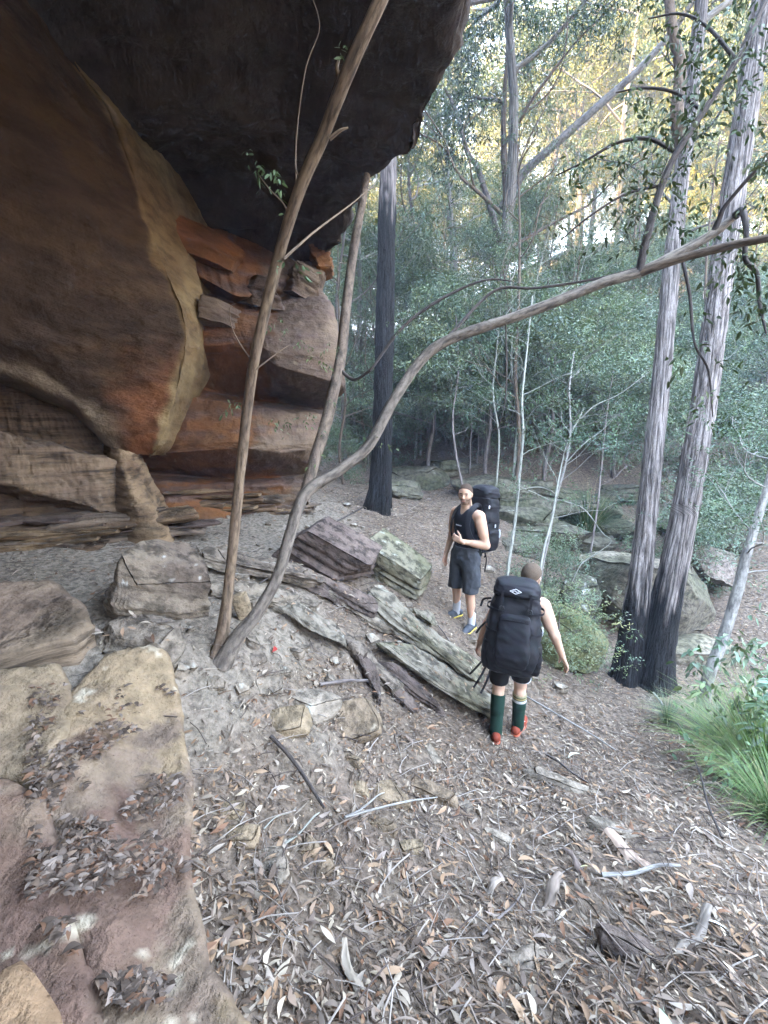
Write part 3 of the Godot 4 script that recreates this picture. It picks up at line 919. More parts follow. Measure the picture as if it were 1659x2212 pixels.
	plank("sandstone_slab", [650, 1250], [800, 1330], 0.30, 0.13, plum, "dark bedded slab slid out from under the plum-dark block", -8, 0.05, {"seed": 83})
	plank("sandstone_slab", [700, 1282], [836, 1372], 0.16, 0.08, greyish, "narrow grey slab beneath the plum-dark block", -10, 0.02, {"seed": 84})
	plank("sandstone_slab", [790, 1296], [1040, 1478], 0.48, 0.15, mossy, "longest mossy slab, split along its length, at the standing hiker's feet", -14, 0.03, {"seed": 85, "res": 24, "amp": 0.075})
	plank("sandstone_slab", [785, 1310], [960, 1440], 0.14, 0.12, greyish, "thin grey slab lying along the front of the longest mossy slab", -16, 0.0, {"seed": 91})
	plank("sandstone_slab", [812, 1385], [1050, 1545], 0.42, 0.13, mossy, "long olive slab lying below the split mossy one", -14, 0.03, {"seed": 86, "res": 24, "amp": 0.075})
	plank("sandstone_slab", [790, 1420], [950, 1535], 0.15, 0.10, plum, "dark thin slab under the front of the long olive slab", -18, 0.01, {"seed": 87})
	plank("sandstone_slab", [724, 1368], [858, 1498], 0.12, 0.12, greyish, "grey slab standing on its edge in the leaf litter", 30, 0.03, {"seed": 88})
	plank("sandstone_slab", [760, 1385], [820, 1520], 0.10, 0.10, plum, "short dark slab on its edge next to the grey one", 24, 0.02, {"seed": 89})
	plank("sandstone_slab", [835, 1480], [905, 1545], 0.13, 0.09, plum, "stubby dark slab in the leaves below the others", 10, 0.0, {"seed": 90})
	plank("sandstone_slab", [880, 1330], [930, 1365], 0.16, 0.07, mossy, "small flat mossy slab on top of the split one", -8, 0.1, {"seed": 92})

	# stones set into the path
	var k := 0
	for s in [[606, 1562, 0.40, 0.20, 20, ochre], [668, 1518, 0.44, 0.30, -30, greyish], [755, 1562, 0.46, 0.30, 24, ochre], [935, 1712, 0.36, 0.20, -30, ochre], [838, 1722, 0.26, 0.20, 20, ochre],
			[820, 1782, 0.2, 0.12, -10, ochre], [505, 1752, 0.10, 0.09, 10, ochre], [524, 1806, 0.15, 0.12, 0, ochre], [592, 1866, 0.12, 0.20, 20, greyish], [665, 1828, 0.10, 0.12, 0, ochre], [1075, 1812, 0.19, 0.10, -30, greyish],
			[938, 1632, 0.08, 0.18, 20, greyish], [780, 1708, 0.12, 0.10, 0, ochre], [1230, 1700, 0.62, 0.14, -32, greyish], [1010, 1745, 0.12, 0.09, 20, greyish], [1330, 1800, 0.32, 0.14, -30, greyish],
			[700, 1880, 0.1, 0.07, 40, ochre], [470, 1480, 0.12, 0.1, 20, greyish], [560, 1430, 0.2, 0.14, 20, greyish], [640, 1410, 0.16, 0.12, -20, greyish], [890, 1830, 0.13, 0.1, 15, ochre], [760, 1640, 0.15, 0.1, -15, ochre], [1380, 2050, 0.3, 0.16, -30, plum], [1130, 2080, 0.2, 0.1, 20, greyish]]:
		k += 1
		var g := on_ground(s[0], s[1])
		var th: float = minf(s[2], s[3]) * 0.32 + 0.05
		var st := put("path_stone", rock_mesh(Vector3(s[2], th, s[3]), 200 + k, s[5], {"res": 9, "round": 0.55, "amp": 0.07, "cuts": 5}), mats.boulder)
		var nn := ground_normal(g.x, g.z)
		st.transform = Transform3D(frame(Vector3(1, 0, 0).rotated(Vector3.UP, deg_to_rad(s[4])), nn), g - nn * th * 0.12)
		tag(st, "ochre flat stone set into the path among fallen leaves" if s[5] == ochre else "grey flat stone set into the path among fallen leaves", "stone", "ochre path stones" if s[5] == ochre else "grey path stones")

	# the gully: boulders and beds of rock on the far bank
	stone_at("mossy_boulder", at(1405, 1285, 7.2), Vector3(2.0, 1.25, 1.5), Vector3(-4, 18, -6), [Color(0.17, 0.15, 0.115), Color(0.12, 0.115, 0.075), Color(0.07, 0.06, 0.05), Color(0.40, 0.40, 0.34), 0.05, 0.02], "huge rounded boulder with a mossy crown in the gully behind the twin trunks", "rock", {"res": 22, "round": 0.5, "amp": 0.07, "cuts": 5, "seed": 101})
	stone_at("mossy_boulder", at(1330, 1260, 7.6), Vector3(1.1, 1.0, 1.2), Vector3(0, -20, 8), mossy, "rounded boulder touching the huge one in the gully", "rock", {"res": 16, "round": 0.5, "amp": 0.07, "seed": 102})
	stone_at("split_boulder", at(1520, 1215, 8.0), Vector3(1.2, 0.6, 1.0), Vector3(0, 30, -24), [Color(0.24, 0.20, 0.17), Color(0.16, 0.14, 0.11), Color(0.06, 0.055, 0.05), LICHEN, 0.08, 0.1], "slanting split boulder behind the huge rounded one", "rock", {"res": 16, "round": 0.25, "amp": 0.06, "seed": 103})
	stone_at("mossy_boulder", at(1248, 1290, 6.5), Vector3(0.62, 0.6, 0.6), Vector3(0, 12, 0), [Color(0.16, 0.15, 0.12), Color(0.11, 0.11, 0.08), Color(0.05, 0.05, 0.045), Color(0.66, 0.68, 0.64), 0.0, 0.28], "small boulder blotched with white lichen at the gully edge", "rock", {"res": 14, "round": 0.5, "seed": 104, "cf": 1.3})
	stone_at("mossy_boulder", at(1215, 1375, 5.6), Vector3(1.0, 0.7, 0.9), Vector3(0, 40, -22), [Color(0.20, 0.20, 0.10), Color(0.15, 0.16, 0.07), Color(0.08, 0.08, 0.05), Color(0.40, 0.42, 0.30), 0.0, 0.1], "moss-green boulder under the fine-leaved bush", "rock", {"res": 14, "round": 0.5, "seed": 105})
	stone_at("wet_stone", at(1300, 1425, 6.1), Vector3(0.5, 0.25, 0.4), Vector3(0, 12, -4), greyish, "flat grey stone at the foot of the twin trunks", "rock", {"seed": 106})
	stone_at("mossy_boulder", at(1500, 1420, 6.6), Vector3(1.1, 0.6, 0.8), Vector3(0, -12, 6), mossy, "low mossy boulder in front of the huge one, beside the twin trunks", "rock", {"seed": 107, "round": 0.5})
	k = 0
	for s in [[1075, 1042, 10.6, 2.3, 0.55, 1.4], [1185, 1046, 10.4, 2.0, 0.5, 1.4], [1165, 1082, 9.9, 2.3, 0.5, 1.2], [1118, 1120, 9.4, 1.5, 0.5, 1.1], [1195, 1146, 9.0, 1.5, 0.45, 1.0], [1258, 1078, 10.2, 1.6, 0.6, 1.3], [1118, 1190, 8.4, 1.1, 0.45, 0.9],
			[1255, 1150, 9.2, 1.2, 0.4, 1.0], [1600, 1018, 11.2, 2.6, 0.34, 1.4], [1615, 1052, 10.7, 2.5, 0.34, 1.3], [1640, 1090, 10.2, 2.0, 0.35, 1.2], [1470, 1010, 12.0, 1.8, 0.4, 1.2], [1345, 1060, 11.0, 1.5, 0.4, 1.2], [905, 1010, 11.5, 1.6, 0.5, 1.2], [870, 1040, 9.8, 0.8, 0.4, 0.7], [1330, 1130, 9.6, 1.2, 0.4, 0.9], [985, 1015, 12.5, 1.8, 0.5, 1.2],
			[1480, 1120, 9.7, 1.3, 0.4, 1.0], [1550, 1150, 9.0, 0.9, 0.4, 0.8], [1380, 880, 15.0, 1.6, 0.6, 1.2], [1600, 860, 14.5, 2.0, 0.5, 1.4]]:
		k += 1
		var g := at(s[0], s[1], s[2])
		var st := put("bedrock_shelf", rock_mesh(Vector3(s[3], s[4], s[5]), 300 + k, [Color(0.145, 0.135, 0.10), Color(0.10, 0.105, 0.065), Color(0.045, 0.042, 0.038), Color(0.40, 0.42, 0.36), 0.06, 0.10], {"res": 14, "round": 0.22, "amp": 0.06, "cuts": 5, "bed": 0.06}), mats.boulder)
		st.position = Vector3(g.x, lerpf(g.y, height(g.x, g.z), 0.6), g.z)
		st.rotation = Vector3(rr(-0.1, 0.1), rr(-0.5, 0.5), rr(-0.1, 0.1))
		if s[0] > 1440: tag(st, "mossy shelf of bedrock on the far slope beyond the twin trunks", "rock", "bedrock shelves beyond the twin trunks")
		elif s[0] < 1000: tag(st, "low mossy rock on the slope past the charred tree", "rock", "mossy rocks past the charred tree")
		else: tag(st, "mossy shelf of bedrock stepping down the gully behind the hikers", "rock", "bedrock shelves behind the hikers")

	# small rubble on the slopes: countable only near by
	var rub := rock_mesh(Vector3(0.14, 0.07, 0.11), 7, greyish, {"res": 5, "round": 0.4, "amp": 0.1})
	var rub2 := rock_mesh(Vector3(0.10, 0.08, 0.12), 8, greyish, {"res": 5, "round": 0.3, "amp": 0.12})
	k = 0
	while k < 90:
		var px := rr(380, 1250)
		var py := rr(1080, 1500)
		var g := on_ground(px, py)
		if g.z < -10.0: continue
		k += 1
		var st := put("loose_stone", rub if k % 2 else rub2, mats.boulder)
		var sc := rr(0.35, 1.0) * (1.0 if rng.randf() < 0.85 else 1.7)
		st.transform = Transform3D(frame(Vector3(rr(-1, 1), 0, rr(-1, 1)), ground_normal(g.x, g.z)).scaled(Vector3.ONE * sc), g + Vector3(0, 0.01, 0))
		tag(st, "fist-sized loose stone lying on the slope", "stone", "loose stones on the slope")

# ---------------------------------------------------------------- stems
func tube(m: MB, pts: Array, radii: Array, sides: int, seg: int, pal: Array, relief := 0.0, char_y := -1e9, flare := 0.0, seed_ := 0.0) -> void:
	# pal: bark, second tone, dark furrow; below char_y the bark is burnt black with a ragged edge
	var s0 := m.v.size()
	var tot := seg + 1
	var side := Vector3.ZERO
	var run := 0.0
	var last: Vector3 = crom(pts, 0.0)
	var base_y: float = pts[0].y
	for j in tot:
		var t := j / float(seg)
		var p: Vector3 = crom(pts, t)
		var q: Vector3 = crom(pts, minf(t + 0.01, 1.0)) - crom(pts, maxf(t - 0.01, 0.0))
		q = q.normalized()
		if side == Vector3.ZERO:
			side = q.cross(Vector3(0.3, 0.1, 1.0)).normalized()
		side = (side - q * side.dot(q)).normalized()
		var up := side.cross(q)
		run += p.distance_to(last)
		last = p
		var r: float = crom(radii, t)
		for i in sides:
			var a := TAU * i / sides
			var d := side * cos(a) + up * sin(a)
			var rad := r * (1.0 + flare * exp(-(p.y - base_y) / (r * 2.2)) * (0.7 + 0.5 * sin(a * 4.0 + seed_)))
			var furrow := n_hi.get_noise_3d(cos(a) * 1.1 + seed_, run * 0.22, sin(a) * 1.1)
			var fine := n_hi.get_noise_3d(cos(a) * 3.2 + seed_, run * 0.5, sin(a) * 3.2)
			if relief > 0.0:
				rad += relief * (furrow * 0.8 + fine * 0.6)
				rad += r * 0.16 * maxf(0.0, n_hi.get_noise_2d(run * 0.45 + seed_ * 3.0, a * 0.12) - 0.15)
				rad += r * 0.10 * n_mid.get_noise_3d(cos(a) * 0.5, run * 0.5, sin(a) * 0.5 + seed_)
			var c: Color = pal[0].lerp(pal[1], sstep(-0.35, 0.35, furrow + n_mid.get_noise_2d(run * 0.6, a + seed_) * 0.5))
			c = c.lerp(pal[2], sstep(0.1, 0.5, -fine))
			if char_y > -1e8:
				var b := sstep(char_y + 0.12, char_y - 0.12, p.y + n_mid.get_noise_3d(cos(a) * 0.9, p.y * 0.35, sin(a) * 0.9 + seed_) * 0.75 + furrow * 0.35)
				c = c.lerp(Color(0.012, 0.012, 0.013), b * 0.97)
			m.vert(p + d * rad, c, Vector2(i / float(sides) * maxf(1.0, roundf(r * 10.0)), run))
	for j in seg:
		for i in sides:
			var i2 := (i + 1) % sides
			m.quad(s0 + j * sides + i, s0 + (j + 1) * sides + i, s0 + (j + 1) * sides + i2, s0 + j * sides + i2)
	var cap := m.vert(last, m.c[m.c.size() - 1])
	for i in sides:
		m.tri(cap, s0 + seg * sides + (i + 1) % sides, s0 + seg * sides + i)

func stem_mesh(pts: Array, radii: Array, sides: int, seg: int, pal: Array, relief := 0.0, char_y := -1e9, flare := 0.0, seed_ := 0.0) -> ArrayMesh:
	var m := MB.new()
	tube(m, pts, radii, sides, seg, pal, relief, char_y, flare, seed_)
	return m.mesh()

const BARK_GREY := [Color(0.25, 0.22, 0.205), Color(0.17, 0.145, 0.135), Color(0.055, 0.047, 0.045)]
const BARK_PALE := [Color(0.35, 0.34, 0.31), Color(0.27, 0.26, 0.24), Color(0.16, 0.15, 0.14)]
const BARK_BROWN := [Color(0.20, 0.155, 0.115), Color(0.145, 0.11, 0.085), Color(0.07, 0.055, 0.045)]
const BARK_DARK := [Color(0.10, 0.085, 0.075), Color(0.07, 0.06, 0.055), Color(0.03, 0.027, 0.026)]
const BARK_WHITE := [Color(0.38, 0.39, 0.34), Color(0.30, 0.31, 0.27), Color(0.17, 0.17, 0.155)]

# ---------------------------------------------------------------- leaves
func leaf(m: MB, base: Vector3, dir: Vector3, face: Vector3, length: float, width: float, droop := 0.15, rows := 3) -> void:
	var d := dir.normalized()
	var side := d.cross(face).normalized()
	var up := side.cross(d)
	var prof := [0.0, 0.72, 1.0, 0.6, 0.0] if rows == 4 else [0.0, 0.9, 0.75, 0.0]
	var k := prof.size()
	var s := m.v.size()
	for j in k:
		var t := j / float(k - 1)
		var p := base + d * length * t - up * droop * length * t * t
		if j == 0 or j == k - 1:
			m.vert(p)
		else:
			var w: float = width * 0.5 * prof[j]
			m.vert(p - side * w + up * w * 0.35)
			m.vert(p)
			m.vert(p + side * w + up * w * 0.35)
	var q := s + 1
	m.tri(s, q + 1, q); m.tri(s, q + 2, q + 1)
	for j in k - 3:
		m.quad(q, q + 1, q + 4, q + 3)
		m.quad(q + 1, q + 2, q + 5, q + 4)
		q += 3
	m.tri(q, q + 1, q + 3); m.tri(q + 1, q + 2, q + 3)

func spray_mesh(seed_: int, count: int, spread: float, length: float, width: float, hang: float) -> ArrayMesh:
	# a twig end with its leaves
	var r := RandomNumberGenerator.new()
	r.seed = seed_
	var m := MB.new()
	for tw in 3:
		var dir := Vector3(r.randf_range(-1, 1), r.randf_range(-0.3, 0.9), r.randf_range(-1, 1)).normalized()
		var tip := dir * spread
		var nn := count / 3
		for i in nn:
			var t := (i + 1.0) / nn
			var p := tip * t + Vector3(r.randf_range(-1, 1), r.randf_range(-1, 1), r.randf_range(-1, 1)) * spread * 0.16
			p.y -= hang * spread * t * t
			var d := (dir * 0.6 + Vector3(r.randf_range(-1, 1), r.randf_range(-0.8, 0.5) - hang, r.randf_range(-1, 1))).normalized()
			leaf(m, p, d, Vector3(r.randf_range(-0.8, 0.8), 1.0, r.randf_range(-0.8, 0.8)), length * r.randf_range(0.65, 1.2), width * r.randf_range(0.7, 1.2), r.randf_range(0.0, 0.3))
	return m.mesh()

var sprays := {}

func setup_sprays() -> void:
	sprays.fine = [spray_mesh(1, 30, 0.20, 0.040, 0.015, 0.1), spray_mesh(2, 30, 0.20, 0.036, 0.016, 0.15), spray_mesh(3, 33, 0.22, 0.042, 0.014, 0.05)]
	sprays.gum = [spray_mesh(4, 24, 0.26, 0.085, 0.017, 0.5), spray_mesh(5, 24, 0.28, 0.09, 0.018, 0.6), spray_mesh(6, 27, 0.26, 0.08, 0.02, 0.4)]
	sprays.broad = [spray_mesh(7, 12, 0.20, 0.085, 0.034, 0.35), spray_mesh(8, 12, 0.22, 0.09, 0.034, 0.45)]
	sprays.far = [spray_mesh(9, 36, 0.55, 0.125, 0.042, 0.3), spray_mesh(10, 36, 0.55, 0.12, 0.045, 0.35)]

func crown(parent: Node, kind: String, spots: Array, scale: float, tone: Color, vary := 0.3, alt := Color(0, 0, 0, 0)) -> void:
	# the foliage of one tree: twig ends at these spots
	var kinds: Array = sprays[kind]
	for v in kinds.size():
		var xf := []
		var cols := PackedColorArray()
		for i in range(v, spots.size(), kinds.size()):
			var b := Basis(Vector3.UP, rr(0, TAU)) * Basis(Vector3(rr(-1, 1), 0, rr(-1, 1)).normalized(), rr(0, 0.5))
			xf.append(Transform3D(b.scaled(Vector3.ONE * scale * rr(0.75, 1.25)), spots[i]))
			var c := tone
			if alt.a > 0.0 and rng.randf() < alt.a: c = Color(alt.r, alt.g, alt.b)
			var f := 1.0 + rr(-vary, vary)
			cols.append(Color(c.r * f * rr(0.85, 1.15), c.g * f, c.b * f * rr(0.8, 1.2)))
		if xf.size():
			many("crown", kinds[v], mats.leaf, xf, cols, parent)

func limb_spots(m: MB, spots: Array, from: Vector3, dir: Vector3, length: float, r0: float, pal: Array, depth: int, r: RandomNumberGenerator, opt: Dictionary) -> void:
	# a limb that bends, forks and ends in foliage
	var pts := [from]
	var d := dir.normalized()
	var p := from
	var n := 4
	for i in n:
		d = (d + Vector3(r.randf_range(-1, 1), r.randf_range(-0.6, 0.9) * opt.get("rise", 0.6), r.randf_range(-1, 1)) * opt.get("bend", 0.35)).normalized()
		p += d * length / n
		pts.append(p)
	tube(m, pts, [r0, r0 * 0.8, r0 * 0.55], 7 if depth > 1 else 5, 7 if depth > 1 else 5, pal, 0.0, -1e9, 0.0, r.randf() * 50.0)
	if depth <= 0:
		var cnt: int = opt.get("tip", 7)
		var sp: float = opt.get("puff", 0.5)
		for k in cnt:
			var f := r.randf_range(0.35, 1.05)
			var q: Vector3 = crom(pts, f)
			spots.append(q + Vector3(r.randfn(), r.randfn() * opt.get("flat", 0.6), r.randfn()) * sp * 0.5)
		return
	var forks: int = opt.get("forks", 4)
	for k in forks:
		var t := r.randf_range(0.3, 1.0) if k else 1.0
		var q: Vector3 = crom(pts, t)
		var dd := (d + Vector3(r.randf_range(-1, 1), r.randf_range(-0.5, 0.8) * opt.get("rise", 0.6), r.randf_range(-1, 1)) * 0.95).normalized()
		limb_spots(m, spots, q, dd, length * r.randf_range(0.5, 0.72), r0 * 0.55 * (1.0 - t * 0.2), pal, depth - 1, r, opt)

func make_tree(called: String, label: String, category: String, group: String, where: Vector3, h: float, r0: float, seed_: int, opt: Dictionary) -> Node3D:
	var r := RandomNumberGenerator.new()
	r.seed = seed_
	var o := thing(called, where, label, category, group)
	var lean: Vector3 = opt.get("lean", Vector3.ZERO)
	var pts := []
	for i in 6:
		var t := i / 5.0
		pts.append(Vector3(0, -0.25 + (h * 0.9 + 0.25) * t, 0) + lean * h * t * t + Vector3(r.randf_range(-1, 1), 0, r.randf_range(-1, 1)) * h * 0.018 * (1.0 if i else 0.0))
	var pal: Array = opt.get("bark", BARK_GREY)
	var trunk := MB.new()
	tube(trunk, pts, [r0, r0 * 0.86, r0 * 0.72, r0 * 0.5, r0 * 0.22], 12, 26, pal, r0 * 0.10, opt.get("char", -1e9), 0.45, seed_ * 1.7)
	put("trunk", trunk.mesh(), mats[opt.get("barkmat", "fibre_bark")], o)
	var lm := MB.new()
	var spots := []
	var limbs: int = opt.get("limbs", 7)
	var low: float = opt.get("low", 0.45)
	for k in limbs:
		var t := lerpf(low, 1.0, (k + r.randf() * 0.6) / limbs)
		var q: Vector3 = crom(pts, minf(t, 1.0))
		var a := k * 2.4 + r.randf_range(-0.5, 0.5)
		var dir := Vector3(cos(a), r.randf_range(0.2, 0.9) * opt.get("up", 1.0), sin(a))
		limb_spots(lm, spots, q, dir, h * opt.get("reach", 0.24) * lerpf(1.1, 0.55, (t - low) / (1.0 - low + 0.001)), r0 * 0.34, pal, opt.get("depth", 2), r, opt)
	put("branches", lm.mesh(), mats.smooth_bark, o)
	rng.seed = seed_ + 1000
	crown(o, opt.get("kind", "gum"), spots, opt.get("size", 1.0), opt.get("tone", Color(0.07, 0.10, 0.05)), opt.get("vary", 0.3), opt.get("alt", Color(0, 0, 0, 0)))
	return o

func copy_of(o: Node3D, where: Vector3, turn: float, sc: float) -> Node3D:
	var c: Node3D = o.duplicate()
	c.name = numbered(o.name.rstrip("0123456789").trim_suffix("_"))
	add_child(c)
	c.position = where
	c.rotation.y = turn
	c.scale = Vector3.ONE * sc
	return c

func branch(parent: Node, pts: Array, radii: Array, pal: Array, called := "branch", material := "smooth_bark", sides := 8, relief := 0.0) -> void:
	put(called, stem_mesh(pts, radii, sides, maxi(8, pts.size() * 5), pal, relief, -1e9, 0.0, pts[0].x * 9.0), mats[material], parent)

func near_stems() -> void:
	# the charred stringybark beyond the end of the cliff
	var b := at(818, 1100, 8.2)
	var o := thing("charred_tree", b, "straight fire-blackened stringybark standing at the far end of the cliff", "tree")
	var pts := []
	for q in [[814, 1120, 8.2], [822, 1040, 8.2], [826, 900, 8.25], [830, 740, 8.3], [834, 560, 8.4], [838, 380, 8.5], [842, 150, 8.7], [848, -150, 9.0], [850, -400, 9.3]]:
		pts.append(at(q[0], q[1], q[2]) - b)
	put("trunk", stem_mesh(pts, [0.24, 0.20, 0.185, 0.18, 0.172, 0.162, 0.15, 0.13, 0.1], 30, 90, BARK_GREY, 0.022, at(830, 430, 8.3).y - b.y, 0.55, 3.0), mats.fibre_bark, o)
	var lm := MB.new()
	var spots := []
	var r := RandomNumberGenerator.new()
	r.seed = 91
	for k in 7:
		limb_spots(lm, spots, crom(pts, 0.78 + 0.03 * k), Vector3(cos(k * 2.1), 0.5, sin(k * 2.1)), 3.0, 0.06, BARK_GREY, 2, r, {"tip": 8, "puff": 0.7})
	put("branches", lm.mesh(), mats.smooth_bark, o)
	crown(o, "gum", spots, 1.3, Color(0.055, 0.08, 0.045))

	# twin trunks rising from one burnt base
	for w in 2:
		var left := w == 0
		b = at(1362 if left else 1412, 1475, 5.55)
		o = thing("twin_trunk_tree", b, "thinner grey trunk of the burnt-based pair, forking high up" if left else "thicker leaning grey trunk of the burnt-based pair", "tree")
		pts = []
		for q in ([[1348, 1500, 5.6], [1364, 1400, 5.6], [1388, 1200, 5.65], [1409, 1000, 5.7], [1432, 780, 5.85], [1452, 560, 6.05], [1478, 330, 6.3], [1505, 100, 6.6], [1530, -150, 7.0], [1545, -400, 7.4]] if left
				else [[1405, 1510, 5.5], [1420, 1400, 5.5], [1456, 1220, 5.5], [1502, 980, 5.5], [1536, 760, 5.5], [1562, 560, 5.5], [1602, 300, 5.5], [1642, 40, 5.5], [1690, -250, 5.5], [1730, -500, 5.6]]):
			pts.append(at(q[0], q[1], q[2]) - b)
		var rad := [0.18, 0.155, 0.13, 0.115, 0.107, 0.103, 0.10, 0.095, 0.085, 0.07] if left else [0.22, 0.185, 0.16, 0.143, 0.136, 0.133, 0.132, 0.13, 0.11, 0.09]
		put("trunk", stem_mesh(pts, rad, 30, 110, [Color(0.34, 0.305, 0.285), Color(0.235, 0.205, 0.19), Color(0.08, 0.068, 0.063)], 0.014, at(1400, 1300 if left else 1255, 5.6).y - b.y, 0.45, 11.0 + w * 7.0), mats.fibre_bark, o)
		lm = MB.new()
		spots = []
		r.seed = 95 + w
		for k in 8:
			limb_spots(lm, spots, crom(pts, 0.80 + 0.026 * k), Vector3(cos(k * 2.1 + w), 0.5, sin(k * 2.1 + w)), 2.6, 0.05, BARK_PALE, 2, r, {"tip": 7, "puff": 0.7})
		put("branches", lm.mesh(), mats.smooth_bark, o)
		crown(o, "gum", spots, 1.2, Color(0.055, 0.08, 0.045))
		if left:
			var fk := []
			for q in [[1478, 330, 6.3], [1462, 250, 6.1], [1470, 150, 6.0], [1452, 60, 5.9], [1440, -60, 5.9]]:
				fk.append(at(q[0], q[1], q[2]) - b)
			branch(o, fk, [0.10, 0.085, 0.075, 0.065, 0.05], BARK_BROWN, "fork")

	# the leaning sapling and the arching one that share a root in the dust
	b = on_ground(478, 1400)
	o = thing("leaning_sapling", b, "bare brown sapling leaning across the mouth of the overhang", "tree")
	pts = []
	for q in [[470, 1420, 2.9], [481, 1370, 2.92], [497, 1240, 2.92], [521, 1000, 2.8], [546, 800, 2.6], [590, 600, 2.38], [640, 430, 2.15], [700, 290, 1.98], [742, 180, 1.84], [790, 70, 1.74], [850, -60, 1.66], [930, -250, 1.62]]:
		pts.append(at(q[0], q[1], q[2]) - b)
	var sap := [Color(0.25, 0.185, 0.125), Color(0.185, 0.135, 0.095), Color(0.10, 0.075, 0.055)]
	put("trunk", stem_mesh(pts, [0.052, 0.042, 0.035, 0.032, 0.031, 0.030, 0.029, 0.028, 0.029, 0.027, 0.025, 0.023], 16, 150, sap, 0.004, -1e9, 0.3, 5.0), mats.smooth_bark, o)
	var tw := []
	for t in [[[[712, 300, 1.97], [735, 282, 1.95], [752, 276, 1.95]], 0.011], [[[612, 560, 2.3], [680, 500, 2.6], [760, 440, 3.0], [800, 405, 3.2]], 0.008], [[[545, 780, 2.6], [520, 745, 2.6], [500, 705, 2.6], [497, 665, 2.55], [510, 655, 2.55]], 0.005],
			[[[625, 470, 2.2], [612, 440, 2.2], [585, 412, 2.2], [560, 380, 2.2]], 0.006], [[[640, 430, 2.15], [640, 300, 2.1], [660, 150, 2.0], [690, 60, 1.95], [670, -20, 1.9]], 0.004], [[[655, 395, 2.12], [640, 370, 2.1], [638, 345, 2.1]], 0.006], [[[550, 800, 2.58], [600, 762, 2.6], [625, 745, 2.65]], 0.005], [[[742, 180, 1.84], [728, 150, 1.82], [732, 128, 1.82]], 0.014]]:
		tw = []
		for q in t[0]: tw.append(at(q[0], q[1], q[2]) - b)
		branch(o, tw, [t[1], t[1] * 0.7, t[1] * 0.35], sap, "twig", "smooth_bark", 6)
	spots = []
	for q in [[556, 350, 2.2], [570, 365, 2.2], [590, 375, 2.2], [602, 385, 2.2], [628, 570, 2.3], [735, 130, 1.82], [505, 880, 2.7], [518, 876, 2.72]]:
		spots.append(at(q[0], q[1], q[2]) - b)
	crown(o, "broad", spots, 0.42, Color(0.10, 0.14, 0.08))

	b = on_ground(500, 1392)
	o = thing("arching_tree", b, "small tree with a long limb arching over the two hikers", "tree")
	pts = []
	for q in [[478, 1440, 2.86], [515, 1375, 2.9], [565, 1310, 2.97], [605, 1230, 3.02], [640, 1110, 3.1], [668, 1058, 3.16], [730, 1018, 3.25], [795, 965, 3.32], [845, 875, 3.36], [900, 790, 3.4], [950, 745, 3.38], [1020, 715, 3.32], [1110, 685, 3.26], [1200, 652, 3.2], [1300, 612, 3.12], [1390, 585, 3.06], [1470, 545, 3.0], [1540, 505, 2.95], [1588, 466, 2.92]]:
		pts.append(at(q[0], q[1], q[2]) - b)
	put("trunk", stem_mesh(pts, [0.056, 0.048, 0.041, 0.039, 0.041, 0.043, 0.039, 0.041, 0.040, 0.039, 0.039, 0.039, 0.038, 0.037, 0.035, 0.033, 0.031, 0.029, 0.025], 16, 190, [Color(0.235, 0.20, 0.165), Color(0.175, 0.15, 0.125), Color(0.09, 0.077, 0.066)], 0.005, -1e9, 0.25, 8.0), mats.smooth_bark, o)
